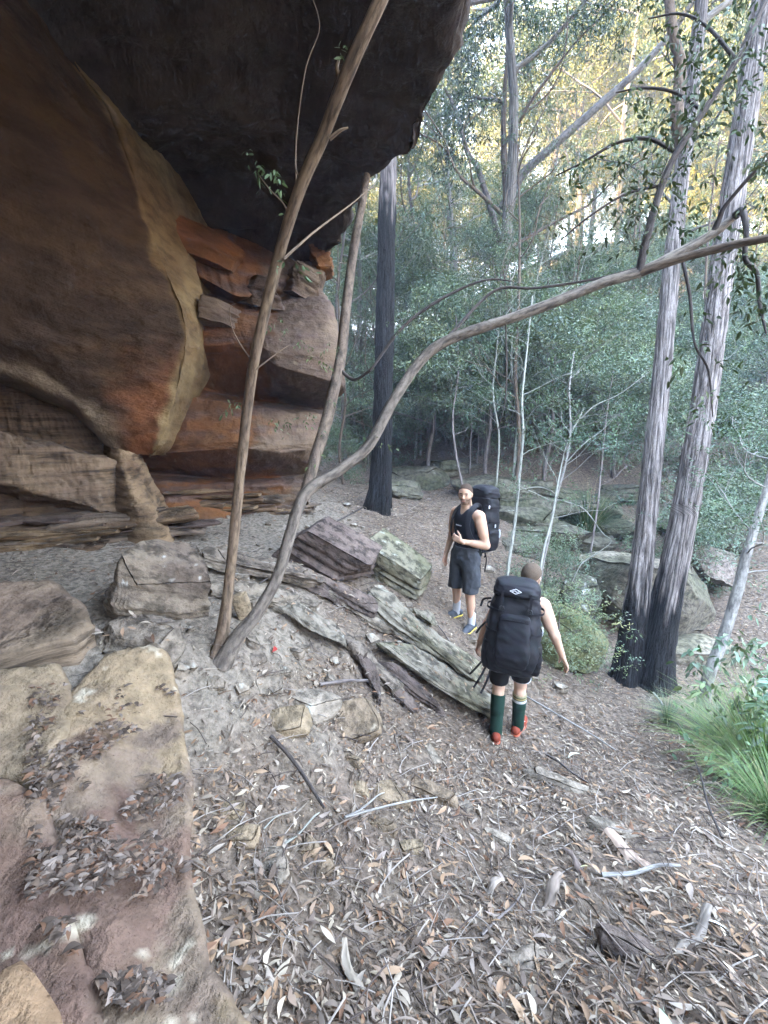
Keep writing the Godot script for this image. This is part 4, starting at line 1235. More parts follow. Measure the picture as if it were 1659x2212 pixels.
	var bits := [
		[[[655, 1085, 3.14], [678, 1000, 3.3], [702, 920, 3.5], [722, 840, 3.7], [738, 760, 3.9], [748, 660, 4.1], [764, 540, 4.4], [782, 440, 4.7], [792, 380, 4.9]], [0.042, 0.046, 0.048, 0.048, 0.047, 0.045, 0.042], BARK_BROWN],
		[[[1385, 588, 3.06], [1450, 565, 2.95], [1540, 540, 2.8], [1620, 522, 2.65], [1720, 505, 2.5]], [0.032, 0.028, 0.026, 0.024, 0.02], BARK_BROWN],
		[[[935, 755, 3.38], [975, 720, 3.4], [1040, 650, 3.5], [1085, 622, 3.5], [1160, 622, 3.4], [1300, 600, 3.3], [1420, 565, 3.2], [1500, 540, 3.1]], [0.013, 0.013, 0.012, 0.011, 0.010, 0.009, 0.007], BARK_DARK],
		[[[800, 800, 3.6], [865, 712, 3.6], [930, 660, 3.6], [1000, 622, 3.6], [1055, 604, 3.6], [1105, 607, 3.6]], [0.011, 0.013, 0.013, 0.011, 0.009, 0.005], BARK_DARK],
		[[[735, 800, 3.8], [765, 820, 3.7], [800, 800, 3.6]], [0.018, 0.014, 0.011], BARK_DARK],
		[[[1380, 588, 3.06], [1400, 500, 3.0], [1430, 400, 2.95], [1462, 330, 2.9], [1520, 240, 2.85], [1590, 130, 2.8], [1660, -10, 2.8]], [0.028, 0.026, 0.024, 0.022, 0.02, 0.018, 0.014], BARK_DARK],
		[[[1588, 466, 2.92], [1604, 455, 2.8], [1612, 500, 2.75], [1610, 560, 2.75], [1635, 590, 2.75], [1640, 650, 2.75], [1655, 720, 2.7]], [0.028, 0.02, 0.016, 0.014, 0.013, 0.011, 0.006], BARK_DARK],
		[[[1540, 505, 2.95], [1555, 470, 2.9], [1570, 440, 2.85], [1640, 360, 2.7], [1700, 310, 2.6]], [0.022, 0.016, 0.013, 0.011, 0.008], BARK_DARK],
		[[[1462, 330, 2.9], [1400, 300, 3.0], [1330, 310, 3.1], [1260, 350, 3.2], [1200, 380, 3.3]], [0.014, 0.012, 0.010, 0.008, 0.004], BARK_DARK],
		[[[1430, 400, 2.95], [1350, 420, 3.05], [1270, 470, 3.1], [1210, 520, 3.2]], [0.012, 0.009, 0.007, 0.004], BARK_DARK],
		[[[1520, 240, 2.85], [1460, 200, 2.9], [1390, 190, 3.0], [1330, 200, 3.1]], [0.012, 0.010, 0.008, 0.004], BARK_DARK],
		[[[1590, 130, 2.8], [1530, 60, 2.9], [1470, 30, 3.0], [1400, 40, 3.1]], [0.012, 0.010, 0.008, 0.004], BARK_DARK],
		[[[1470, 545, 3.0], [1490, 640, 2.95], [1500, 740, 2.9], [1530, 800, 2.9], [1540, 900, 2.9]], [0.012, 0.010, 0.008, 0.007, 0.004], BARK_DARK],
		[[[1092, 690, 3.27], [1094, 760, 3.27], [1092, 860, 3.27], [1075, 930, 3.27]], [0.006, 0.006, 0.005, 0.003], BARK_DARK]]
	for t in bits:
		tw = []
		for q in t[0]: tw.append(at(q[0], q[1], q[2]) - b)
		branch(o, tw, t[1], t[2], "branch", "smooth_bark", 9, 0.002)
	# its hanging leaves, dark against the lit hillside
	spots = []
	rng.seed = 77
	for t in [[[1462, 330, 2.9], [1260, 350, 3.2], 16, 50], [[1430, 400, 2.95], [1210, 520, 3.2], 14, 45], [[1520, 240, 2.85], [1330, 200, 3.1], 16, 55], [[1590, 130, 2.8], [1400, 40, 3.1], 20, 60], [[1430, 420, 2.95], [1660, -10, 2.8], 46, 75], [[1570, 440, 2.85], [1700, 310, 2.6], 18, 60],
			[[1604, 470, 2.8], [1640, 650, 2.75], 14, 40], [[1480, 600, 2.95], [1540, 900, 2.9], 8, 28], [[1600, 60, 2.9], [1400, 330, 3.3], 30, 110], [[1540, 540, 2.8], [1680, 620, 2.6], 10, 50], [[1300, 520, 3.2], [1480, 480, 3.0], 10, 40]]:
		for k in t[2]:
			var f := rng.randf()
			spots.append(at(lerpf(t[0][0], t[1][0], f) + rng.randfn() * t[3] * 0.6, lerpf(t[0][1], t[1][1], f) + rng.randfn() * t[3] * 0.6 + t[3] * 0.3, lerpf(t[0][2], t[1][2], f) + rr(-0.25, 0.35)) - b)
	crown(o, "broad", spots, 0.62, Color(0.065, 0.085, 0.05), 0.3)
	spots = []
	for q in [[600, 700, 3.2], [625, 715, 3.3], [650, 735, 3.3], [668, 752, 3.4], [690, 770, 3.5], [700, 800, 3.5], [716, 745, 3.6], [735, 760, 3.8], [600, 912, 3.1], [622, 915, 3.2], [645, 912, 3.3], [668, 908, 3.3], [700, 930, 3.4], [730, 905, 3.5], [716, 870, 3.5], [860, 720, 3.5], [850, 700, 3.6], [770, 835, 3.6], [690, 985, 3.3], [820, 950, 3.3], [842, 962, 3.3]]:
		spots.append(at(q[0] + rr(-8, 8), q[1] + rr(-8, 8), q[2]) - b)
	crown(o, "broad", spots, 0.4, Color(0.10, 0.14, 0.075))

# ---------------------------------------------------------------- the wood beyond
func px_of(p: Vector3) -> Vector2:
	var q := (p - EYE).rotated(Vector3.RIGHT, deg_to_rad(PITCH))
	if q.z > -0.1: return Vector2(-9999, -9999)
	return Vector2(PW * 0.5 + q.x / -q.z * focal, PH * 0.5 - q.y / -q.z * focal)

func grounded(px: float, py: float, depth: float) -> Vector3:
	var p := at(px, py, depth)
	return Vector3(p.x, height(p.x, p.z), p.z)

func build_forest() -> void:
	# trees one can pick out behind the hikers
	var p := grounded(1045, 990, 13.0)
	var o := make_tree("tall_gum", "tall forked grey gum whose long limb slants up across the sky", "tree", "", p, 17.0, 0.19, 401, {"limbs": 6, "low": 0.62, "reach": 0.2, "forks": 4, "tip": 9, "puff": 0.9, "tone": Color(0.05, 0.075, 0.05), "size": 1.25, "bark": [Color(0.27, 0.25, 0.22), Color(0.2, 0.18, 0.16), Color(0.1, 0.09, 0.08)], "lean": Vector3(0.03, 0, 0)})
	var fk := []
	for q in [[1085, 450, 13.0], [1130, 375, 12.6], [1190, 320, 12.2], [1280, 240, 11.8], [1380, 150, 11.4], [1450, 70, 11.0], [1500, 0, 10.6]]:
		fk.append(at(q[0], q[1], q[2]) - p)
	branch(o, fk, [0.14, 0.12, 0.11, 0.10, 0.09, 0.075, 0.06], [Color(0.20, 0.19, 0.18), Color(0.15, 0.14, 0.13), Color(0.09, 0.08, 0.08)], "limb", "smooth_bark", 10, 0.004)
	fk = []
	for q in [[1080, 520, 13.0], [1050, 420, 12.8], [1030, 360, 12.6], [1010, 330, 12.5], [985, 240, 12.3], [960, 190, 12.2]]:
		fk.append(at(q[0], q[1], q[2]) - p)
	branch(o, fk, [0.1, 0.085, 0.075, 0.07, 0.055, 0.03], BARK_GREY, "limb", "smooth_bark", 9, 0.004)
	var spots := []
	rng.seed = 512
	for t in [[1000, 100, 70, 70, 90], [1150, 40, 110, 60, 130], [1290, 60, 60, 50, 60], [1020, 260, 60, 60, 50], [970, 320, 40, 70, 50]]:
		for k in t[4]:
			spots.append(at(t[0] + rng.randfn() * t[2] * 0.6, t[1] + rng.randfn() * t[3] * 0.6, 12.5 + rr(-1.5, 1.5)) - p)
	crown(o, "gum", spots, 1.6, Color(0.045, 0.065, 0.05))

	# slim stems in the middle distance
	var thin := [[1055, 1000, 14.0, 12.0, 0.17, BARK_BROWN, "brown stringy trunk rising straight behind the standing hiker"],
		[1412, 920, 14.5, 11.0, 0.13, BARK_DARK, "dark burnt trunk on the far slope left of the twin trunks"],
		[772, 1010, 14.0, 12.0, 0.09, BARK_PALE, "slim pale trunk between the cliff end and the charred tree"],
		[745, 1000, 12.0, 9.0, 0.06, BARK_GREY, "slim grey trunk close to the cliff end"],
		[880, 990, 16.0, 12.0, 0.10, BARK_GREY, "slim grey trunk just past the charred tree"],
		[955, 985, 18.0, 13.0, 0.12, BARK_PALE, "pale straight trunk behind the slim grey ones"],
		[1290, 940, 19.0, 15.0, 0.13, BARK_GREY, "grey trunk half hidden by understorey leaves"],
		[1640, 800, 19.0, 12.0, 0.14, BARK_BROWN, "brown trunk high on the far slope beyond the twin trunks"]]
	var k := 0
	for t in thin:
		k += 1
		make_tree("forest_tree", t[6], "tree", "", grounded(t[0], t[1], t[2]), t[3], t[4], 420 + k, {"limbs": 6, "low": 0.5, "reach": 0.22, "forks": 3, "tip": 9, "puff": 0.9, "size": 1.4, "bark": t[5], "tone": Color(0.115, 0.15, 0.105)})

	# understorey: small-leaved trees that fill the gully with soft foliage
	var under := [[1180, 1000, 11.0, 4.4, 431], [1330, 990, 11.5, 3.4, 432], [1240, 930, 14.5, 4.6, 433], [1000, 980, 13.5, 5.5, 434], [1450, 930, 13.5, 3.0, 435], [930, 990, 12.0, 4.2, 436], [1110, 930, 17.0, 6.0, 437], [1530, 860, 15.5, 2.8, 438], [870, 960, 16.0, 6.0, 439], [1340, 880, 18.0, 4.4, 440], [790, 990, 16.0, 6.5, 441], [1050, 1010, 11.5, 4.0, 442], [1430, 860, 19.0, 3.6, 443], [960, 950, 20.0, 8.0, 444]]
	var labels := ["small-leaved understorey tree with layered grey-green foliage behind the hikers"]
	for t in under:
		make_tree("understorey_tree", labels[0], "tree", "understorey trees in the gully", grounded(t[0], t[1], t[2]), t[3], 0.035 + t[3] * 0.006, t[4], {"limbs": 12, "low": 0.36, "reach": 0.34, "forks": 3, "tip": 10, "puff": 0.62, "flat": 0.35, "kind": "fine", "size": 1.25 + t[2] * 0.035, "rise": 0.35, "up": 0.7, "bark": BARK_GREY, "barkmat": "smooth_bark", "tone": Color(0.14, 0.185, 0.135), "alt": Color(0.18, 0.22, 0.13, 0.35)})

	# pale saplings by the track
	var pale := [[[[1096, 1240, 6.0], [1112, 1130, 6.1], [1122, 1030, 6.2], [1130, 940, 6.3], [1128, 860, 6.4], [1138, 760, 6.5], [1150, 640, 6.6]], 0.024, BARK_WHITE, "white-barked sapling just behind the standing hiker's pack"],
		[[[1168, 1240, 6.4], [1185, 1160, 6.4], [1200, 1080, 6.5], [1222, 1000, 6.6], [1232, 930, 6.7], [1230, 840, 6.9], [1240, 760, 7.1]], 0.026, BARK_PALE, "pale sapling with a dead forked branch in the gully"],
		[[[1160, 1300, 5.6], [1172, 1200, 5.8], [1192, 1120, 6.0], [1206, 1040, 6.2], [1225, 960, 6.4], [1262, 880, 6.6]], 0.017, BARK_WHITE, "thin white sapling crossing the pale one"],
		[[[1528, 1470, 4.6], [1562, 1380, 4.6], [1592, 1280, 4.6], [1612, 1200, 4.6], [1640, 1110, 4.6], [1668, 1010, 4.6], [1700, 860, 4.7]], 0.062, BARK_PALE, "pale leaning stem beside the broad-leaved shrub"],
		[[[1275, 1200, 8.2], [1290, 1100, 8.3], [1300, 1000, 8.5], [1310, 900, 8.7], [1325, 800, 9.0]], 0.022, BARK_GREY, "grey sapling standing over the bedrock shelves"],
		[[[1000, 1060, 9.0], [985, 980, 9.2], [978, 900, 9.4], [990, 800, 9.6], [985, 680, 9.8]], 0.028, BARK_GREY, "thin grey stem rising above the standing hiker's head"]]
	k = 0
	for t in pale:
		k += 1
		var g := grounded(t[0][0][0], t[0][0][1], t[0][0][2])
		var pts := [Vector3(0, -0.1, 0)]
		for q in t[0]: pts.append(at(q[0], q[1], q[2]) - g)
		o = thing("pale_sapling", g, t[3], "sapling")
		put("trunk", stem_mesh(pts, [t[1], t[1] * 0.9, t[1] * 0.8, t[1] * 0.6, t[1] * 0.4], 9, 60, t[2], t[1] * 0.06, -1e9, 0.2, k * 5.0), mats.smooth_bark, o)
		var lm := MB.new()
		var sp := []
		var r := RandomNumberGenerator.new()
		r.seed = 600 + k
		for i in 7:
			limb_spots(lm, sp, crom(pts, 0.5 + i * 0.075), Vector3(cos(i * 2.2), 0.4, sin(i * 2.2)), 0.7, minf(t[1] * 0.3, 0.009), t[2], 1, r, {"forks": 3, "tip": 4 if k != 2 else 2, "puff": 0.3, "bend": 0.5})
		put("branches", lm.mesh(), mats.smooth_bark, o)
		crown(o, "fine", sp, 1.0, Color(0.085, 0.13, 0.08))
		if k == 2:
			for tw in [[[1204, 1080, 6.5], [1225, 1085, 6.4], [1262, 1100, 6.3], [1300, 1150, 6.3], [1320, 1170, 6.3], [1290, 1195, 6.2]], [[1206, 1075, 6.5], [1190, 1060, 6.4], [1160, 1052, 6.4], [1110, 1060, 6.3]], [[1290, 1195, 6.2], [1255, 1220, 6.2], [1235, 1260, 6.2]], [[1222, 1000, 6.6], [1260, 960, 6.5], [1300, 930, 6.5], [1330, 900, 6.5]], [[1232, 930, 6.7], [1280, 880, 6.6], [1340, 850, 6.6], [1420, 790, 6.6]]]:
				var bp := []
				for q in tw: bp.append(at(q[0], q[1], q[2]) - g)
				branch(o, bp, [0.011, 0.009, 0.007, 0.004], BARK_WHITE, "dead_branch", "smooth_bark", 6)

	# the far slope: a few trees of each kind, then copies of them
	var kinds := [
		make_tree("slope_gum", "spreading olive gum on the far slope, its top reached by the sun", "tree", "spreading gums on the far slope", grounded(1500, 560, 34.0), 13.0, 0.2, 451, {"limbs": 8, "low": 0.4, "reach": 0.27, "forks": 4, "depth": 2, "tip": 9, "puff": 1.6, "kind": "far", "size": 1.15, "tone": Color(0.16, 0.16, 0.055), "alt": Color(0.23, 0.20, 0.06, 0.45), "bark": BARK_PALE}),
		make_tree("slope_wattle", "dense rounded wattle on the far slope with fine olive foliage", "tree", "dense wattles on the far slope", grounded(1350, 640, 30.0), 8.0, 0.13, 452, {"limbs": 9, "low": 0.25, "reach": 0.3, "forks": 4, "tip": 8, "puff": 1.2, "kind": "far", "size": 0.9, "tone": Color(0.15, 0.155, 0.055), "alt": Color(0.22, 0.19, 0.055, 0.45), "bark": BARK_GREY}),
		make_tree("slope_stringybark", "narrow tall stringybark with a high crown on the far slope", "tree", "tall stringybarks on the far slope", grounded(1250, 620, 40.0), 16.0, 0.2, 453, {"limbs": 8, "low": 0.5, "reach": 0.18, "forks": 4, "tip": 8, "puff": 1.4, "kind": "far", "size": 1.1, "tone": Color(0.15, 0.15, 0.055), "bark": BARK_GREY}),
	]
	rng.seed = 818
	var spaced := []
	var j := 0
	while j < 900 and spaced.size() < 130:
		j += 1
		var d := 13.0 + 48.0 * pow(rng.randf(), 0.9)
		var px := rr(690, 1800)
		var dir := ray(px, 900)
		var x := dir.x / -dir.z * d
		var q := Vector2(x, -d)
		if d < 19.0 or (d < 27.0 and px < 1330): continue
		var ok := true
		for s in spaced:
			if s.distance_to(q) < 2.2 + d * 0.045:
				ok = false
				break
		if not ok: continue
		spaced.append(q)
		var kind := rng.randi() % 3
		if d < 27.0: kind = 1 if rng.randf() < 0.75 else 0
		copy_of(kinds[kind], Vector3(q.x, height(q.x, q.y) - 0.2, q.y), rr(0, TAU), rr(0.7, 1.2) * (0.8 if d < 22.0 else 1.0))
		rng.seed = 900 + j

	# slender saplings among them
	var slim := [
		make_tree("slender_sapling", "slender pale sapling with a wisp of leaves across the gully", "sapling", "slender pale saplings across the gully", grounded(1205, 960, 13.0), 6.5, 0.035, 481, {"limbs": 7, "low": 0.45, "reach": 0.2, "forks": 3, "depth": 1, "tip": 3, "puff": 0.5, "kind": "fine", "size": 1.3, "bark": BARK_WHITE, "barkmat": "smooth_bark", "tone": Color(0.13, 0.17, 0.11), "lean": Vector3(0.08, 0, 0)}),
		make_tree("slender_pole", "slender grey pole of a tree with thin bare twigs across the gully", "sapling", "slender grey poles across the gully", grounded(965, 965, 14.0), 7.5, 0.045, 482, {"limbs": 9, "low": 0.3, "reach": 0.16, "forks": 3, "depth": 1, "tip": 2, "puff": 0.5, "kind": "fine", "size": 1.2, "bark": BARK_BROWN, "barkmat": "smooth_bark", "tone": Color(0.11, 0.15, 0.10), "lean": Vector3(-0.05, 0, 0.03)}),
	]
	rng.seed = 2323
	for i in 34:
		var d := rr(9.5, 20.0)
		var px := rr(740, 1640)
		var dir := ray(px, 1000)
		var x := dir.x / -dir.z * d
		copy_of(slim[i % 2], Vector3(x, height(x, -d) - 0.05, -d), rr(0, TAU), rr(0.6, 1.15))

	# low bushes on both banks
	var bush := [
		make_tree("low_shrub", "knee-high grey-green shrub on the banks of the gully", "shrub", "low grey-green shrubs", grounded(1180, 1240, 6.9), 1.0, 0.014, 461, {"limbs": 9, "low": 0.1, "reach": 0.5, "forks": 3, "depth": 1, "tip": 8, "puff": 0.3, "kind": "fine", "size": 1.0, "tone": Color(0.12, 0.165, 0.105), "barkmat": "smooth_bark"}),
		make_tree("wispy_shrub", "wispy waist-high shrub with thin twigs on the far bank", "shrub", "wispy shrubs", grounded(1440, 1040, 11.5), 1.7, 0.016, 462, {"limbs": 8, "low": 0.2, "reach": 0.4, "forks": 3, "depth": 1, "tip": 6, "puff": 0.4, "kind": "fine", "size": 1.15, "tone": Color(0.11, 0.15, 0.10), "barkmat": "smooth_bark"}),
	]
	rng.seed = 1414
	for i in 70:
		var d := 7.5 + 12.0 * rng.randf()
		var px := rr(720, 1720)
		if d < 11.0 and px < 1400: continue
		var dir := ray(px, 1000)
		var x := dir.x / -dir.z * d
		copy_of(bush[i % 2], Vector3(x, height(x, -d) - 0.03, -d), rr(0, TAU), rr(0.6, 1.5) * (1.0 + d * 0.02))

	# and a thicket across the gully
	for i in 80:
		var d := rr(12.5, 23.0)
		var px := rr(760, 1660)
		var dir := ray(px, 1000)
		var x := dir.x / -dir.z * d
		copy_of(bush[i % 2], Vector3(x, height(x, -d) - 0.05, -d), rr(0, TAU), rr(1.3, 2.4))

	# the bright bush below the walker
	p = grounded(1205, 1395, 5.3)
	make_tree("fine_bush", "yellow-green fine-leaved bush on the moss-green boulder", "bush", "", p, 0.85, 0.018, 471, {"limbs": 14, "low": 0.08, "reach": 0.42, "forks": 4, "depth": 1, "tip": 4, "puff": 0.42, "kind": "fine", "size": 0.9, "tone": Color(0.13, 0.17, 0.10), "alt": Color(0.17, 0.19, 0.10, 0.3), "barkmat": "smooth_bark"})
	p = at(1705, 1420, 3.5)
	p.y = height(p.x, p.z)
	make_tree("broad_leaved_shrub", "shrub with broad pale green leaves beside the leaning pale stem", "shrub", "", p, 1.3, 0.02, 472, {"limbs": 10, "low": 0.25, "reach": 0.28, "forks": 3, "depth": 1, "tip": 3, "puff": 0.4, "kind": "broad", "size": 0.95, "tone": Color(0.15, 0.21, 0.13), "barkmat": "smooth_bark"})

# ---------------------------------------------------------------- grass
func tussock(where: Vector3, count: int, length: float, label: String, tone: Color, seed_: int, width := 0.007, called := "grass_tussock") -> void:
	var r := RandomNumberGenerator.new()
	r.seed = seed_
	var m := MB.new()
	for i in count:
		var a := r.randf() * TAU
		var out := Vector3(cos(a), 0, sin(a))
		var l := length * r.randf_range(0.55, 1.1)
		var tilt := r.randf_range(0.08, 1.0)
		var p := out * r.randf() * length * 0.12
		var d := (out * tilt + Vector3.UP).normalized()
		var side := out.cross(Vector3.UP).normalized()
		var c := tone * r.randf_range(0.6, 1.35)
		if r.randf() < 0.10: c = Color(0.30, 0.25, 0.14)
		c.a = 1.0
		var s := m.v.size()
		for j in 7:
			var t := j / 6.0
			var w := width * (1.0 - t * 0.85) * 0.5
			m.vert(p - side * w, c)
			m.vert(p + side * w, c)
			p += d * l / 6.0
			d = (d + Vector3.DOWN * (0.10 + 0.32 * tilt * t) + out * 0.05).normalized()
		for j in 6:
			m.quad(s + j * 2, s + j * 2 + 1, s + j * 2 + 3, s + j * 2 + 2)
	var o := thing(called, where, label, "grass")
	var b := put("blades", m.mesh(), mats.leaf, o)
	tag(b, "", "", "", "stuff")

func build_grass() -> void:
	var p := at(1668, 1600, 3.5)
	tussock(Vector3(p.x, height(p.x, p.z) - 0.02, p.z), 1100, 1.0, "big bright green tussock of arching blades at the track's edge", Color(0.15, 0.23, 0.075), 1, 0.009)
	p = at(1560, 1530, 4.3)
	tussock(Vector3(p.x, height(p.x, p.z) - 0.02, p.z), 500, 0.6, "blue-green tussock spilling beside the twin trunks", Color(0.13, 0.18, 0.12), 2)
	p = grounded(1275, 1075, 9.3)
	tussock(p, 700, 1.3, "dark tussock of long leaves hanging over the bedrock shelves", Color(0.06, 0.10, 0.04), 3, 0.012)
	p = grounded(1580, 960, 12.5)
	tussock(p, 700, 1.5, "grass tree tuft high on the far slope past the twin trunks", Color(0.08, 0.12, 0.045), 4, 0.014)
	p = grounded(1560, 1160, 9.0)
	tussock(p, 350, 0.7, "small grey-green tuft above the split boulder", Color(0.10, 0.13, 0.08), 5)
	p = grounded(1470, 1180, 9.2)
	tussock(p, 350, 0.6, "small tuft behind the twin trunks", Color(0.10, 0.14, 0.08), 6)
	p = on_ground(1440, 1560)
	tussock(p, 260, 0.4, "low wiry tuft at the foot of the twin trunks", Color(0.13, 0.17, 0.12), 7, 0.005)
	p = at(1690, 1750, 2.9)
	tussock(Vector3(p.x, height(p.x, p.z) - 0.02, p.z), 500, 0.6, "short green tuft under the big bright tussock", Color(0.10, 0.16, 0.06), 8)

# ---------------------------------------------------------------- litter
func dry_leaf(seed_: int, curl: float, bend: float) -> ArrayMesh:
	# a fallen gum leaf, one unit long: bowed, twisted, with a stalk
	var r := RandomNumberGenerator.new()
	r.seed = seed_
	var m := MB.new()
	var w := [0.012, 0.07, 0.115, 0.125, 0.105, 0.06, 0.006]
	var k := w.size()
	var twist := r.randf_range(-0.8, 0.8)
	for j in k:
		var t := j / float(k - 1)
		var p := Vector3(t - 0.5, curl * (1.0 - 4.0 * (t - 0.5) * (t - 0.5)) * 0.5, bend * (t - 0.5) * (t - 0.5))
		var s := Vector3(0, sin(twist * (t - 0.5)), cos(twist * (t - 0.5)))
		var cup := curl * 0.10
		m.vert(p - s * w[j] + Vector3(0, cup, 0)); m.vert(p); m.vert(p + s * w[j] + Vector3(0, cup, 0))
	for j in k - 1:
		m.quad(j * 3, j * 3 + 3, j * 3 + 4, j * 3 + 1)
		m.quad(j * 3 + 1, j * 3 + 4, j * 3 + 5, j * 3 + 2)
	var q := m.v.size()
	m.vert(Vector3(-0.5, 0, 0.008)); m.vert(Vector3(-0.5, 0, -0.008)); m.vert(Vector3(-0.66, -0.01, 0.02))
	m.tri(q, q + 1, q + 2)
	return m.mesh()

const LEAF_TONES := [Color(0.22, 0.165, 0.125), Color(0.30, 0.26, 0.215), Color(0.29, 0.205, 0.135), Color(0.17, 0.10, 0.065), Color(0.085, 0.066, 0.053), Color(0.40, 0.345, 0.27), Color(0.145, 0.115, 0.095), Color(0.24, 0.20, 0.17), Color(0.28, 0.19, 0.125)]
const LEAF_NAMES := ["brown", "grey", "tan", "dark russet", "blackish", "cream", "dull umber", "dusty", "orange"]

func lay(p: Vector3, turn: float, tilt: float, s: Vector3) -> Transform3D:
	var nn := (ground_normal(p.x, p.z, 0.05) + Vector3(rng.randfn(), 0, rng.randfn()) * tilt).normalized()
	var b := frame(Vector3(cos(turn), 0, sin(turn)), nn)
	return Transform3D(Basis(b.x * s.x, b.y * s.y, b.z * s.z), p)

func build_litter() -> void:
	var shapes := [dry_leaf(1, 0.16, 0.2), dry_leaf(2, -0.14, -0.3), dry_leaf(3, 0.30, 0.35), dry_leaf(4, 0.05, 0.6), dry_leaf(5, -0.3, 0.1)]
	rng.seed = 3131
	# single leaves close to the camera
	for i in 280:
		var g := on_ground(rr(430, 1640), lerpf(1560, 2200, pow(rng.randf(), 0.8)))
		if dusty(g.x, g.z) > 0.4: continue
		var tone := rng.randi() % LEAF_TONES.size()
		var key := "fallen_leaf_%d" % tone
		if not mats.has(key):
			var m: StandardMaterial3D = mats.dry_leaf.duplicate()
			m.albedo_color = (LEAF_TONES[tone] * 1.1).linear_to_srgb()
			m.resource_name = LEAF_NAMES[tone] + " dry leaf"
			mats[key] = m
		var l := rr(0.06, 0.105)
		var o := put("fallen_leaf", shapes[i % shapes.size()], mats[key], self, lay(g + Vector3(0, 0.022, 0), rr(0, TAU), 0.2, Vector3(l, l, l * rr(0.8, 1.25))))
		tag(o, "large %s gum leaf lying on top of the leaf litter" % LEAF_NAMES[tone], "leaf", "%s leaves on the litter" % LEAF_NAMES[tone])
	# the litter itself
	var xf := [[], [], [], [], []]
	var cols := [PackedColorArray(), PackedColorArray(), PackedColorArray(), PackedColorArray(), PackedColorArray()]
	var want := 210000
	var n := 0
	while n < want:
		n += 1
		var d := 0.4 + 17.0 * pow(rng.randf(), 2.0) if n % 2 else (rr(2.4, 9.0) if n % 4 else rr(6.0, 20.0))
		var reach := 1.15 * d + 1.2
		var x := rr(-0.95, 1.0) * reach
		if x > 14.0 or x < -4.5: continue
		var du := dusty(x, -d)
		if rng.randf() < du * 0.78: continue
		var patch := n_mid.get_noise_2d(x * 0.9 + 9.0, d * 0.9)
		if patch < -0.28 and rng.randf() < 0.45: continue
		var l := rr(0.026, 0.068) * (1.0 + sstep(5.0, 14.0, d) * 0.7)
		var v := rng.randi() % 5
		var c: Color = LEAF_TONES[rng.randi() % LEAF_TONES.size()]
		if rng.randf() < 0.35: c = LEAF_TONES[[0, 1, 6, 7][rng.randi() % 4]]
		var f := rr(0.6, 1.2)
		var kind := rng.randf()
		var chip := kind < 0.42
		if chip: l *= 0.42
		var wide := 2.2 if chip else 1.0
		if kind > 0.90:
			l *= 2.1
			wide = 0.32
			c = LEAF_TONES[[0, 4, 6, 7, 1][rng.randi() % 5]]
		var flow := 0.9 + n_lo.get_noise_2d(x, d) * 1.5 + rng.randfn() * 0.9
		var lift := rr(0.002, 0.028)
		xf[v].append(lay(Vector3(x, height(x, -d) + lift, -d), flow, 0.28, Vector3(l, l * rr(0.5, 1.4), l * rr(0.6, 1.35) * wide)))
		cols[v].append(Color(c.r * f * 0.92, c.g * f * 0.90, c.b * f * 0.86))
	for t in on_slabs:
		var l := rr(0.03, 0.085)
		var c: Color = LEAF_TONES[rng.randi() % LEAF_TONES.size()] * rr(0.6, 1.1)
		c.a = 1.0
		xf[0].append(t.scaled_local(Vector3(l, l, l)))
		cols[0].append(c)
	for v in 5:
		var o := many("leaf_litter", shapes[v], mats.dry_leaf, xf[v], cols[v])
		tag(o, "thick litter of dry gum leaves over the slope", "leaf litter", "leaf litter", "stuff")
	# crumbs of leaf and bark caught on the ledge
	var lx := []
	var lc := PackedColorArray()
	var tries := 0
	while tries < 5200:
		tries += 1
		var px := rr(60, 430)
		var py := rr(1480, 2200)
		var g := on_ground(px, py, 0.15)
		if px > lerpf(372, 415, sstep(1450, 1700, py)) + sstep(1950, 2200, py) * 70.0: continue
		var w := n_mid.get_noise_2d(g.x * 1.1 + 3.0, g.z * 1.1) + 0.4 * n_lo.get_noise_2d(g.x * 3.0, g.z * 3.0) + 0.3 * sstep(270.0, 150.0, px)
		if w < 0.2: continue
		var l := rr(0.012, 0.05)
		var c: Color = LEAF_TONES[[0, 3, 4, 4, 6, 6, 7][rng.randi() % 7]]
		lx.append(lay(g + Vector3(0, 0.002, 0), rr(0, TAU), 0.3, Vector3(l, l, l * rr(0.8, 2.0))))
		lc.append(c * rr(0.6, 1.0))
	tag(many("ledge_litter", shapes[2], mats.dry_leaf, lx, lc), "crumbled leaf and bark caught on the sandstone ledge", "leaf litter", "", "stuff")
	# twigs among it
	var tm := MB.new()
	tube(tm, [Vector3(-0.5, 0, 0), Vector3(-0.15, 0.02, 0.03), Vector3(0.2, -0.01, -0.02), Vector3(0.5, 0.02, 0.04)], [0.012, 0.011, 0.009, 0.005], 5, 6, [Color.WHITE, Color(0.7, 0.7, 0.7), Color(0.5, 0.5, 0.5)])
	var txf := []
	var tc := PackedColorArray()
	for i in 3600:
		var d := 0.4 + 14.0 * pow(rng.randf(), 1.7)
		var x := rr(-0.95, 1.0) * (1.1 * d + 1.0)
		if x > 9.0 or x < -4.0 or rng.randf() < dusty(x, -d) * 0.7: continue
		var l := rr(0.10, 0.42)
		txf.append(lay(Vector3(x, height(x, -d) + 0.014, -d), rr(0, TAU), 0.08, Vector3(l, rr(0.12, 0.35), rr(0.12, 0.35))))
		var c: Color = [Color(0.20, 0.165, 0.14), Color(0.36, 0.32, 0.28), Color(0.10, 0.08, 0.07)][rng.randi() % 3]
		tc.append(c)
	tag(many("twig_litter", tm.mesh(), mats.dry_leaf, txf, tc), "thin broken twigs scattered through the leaf litter", "twigs", "", "stuff")
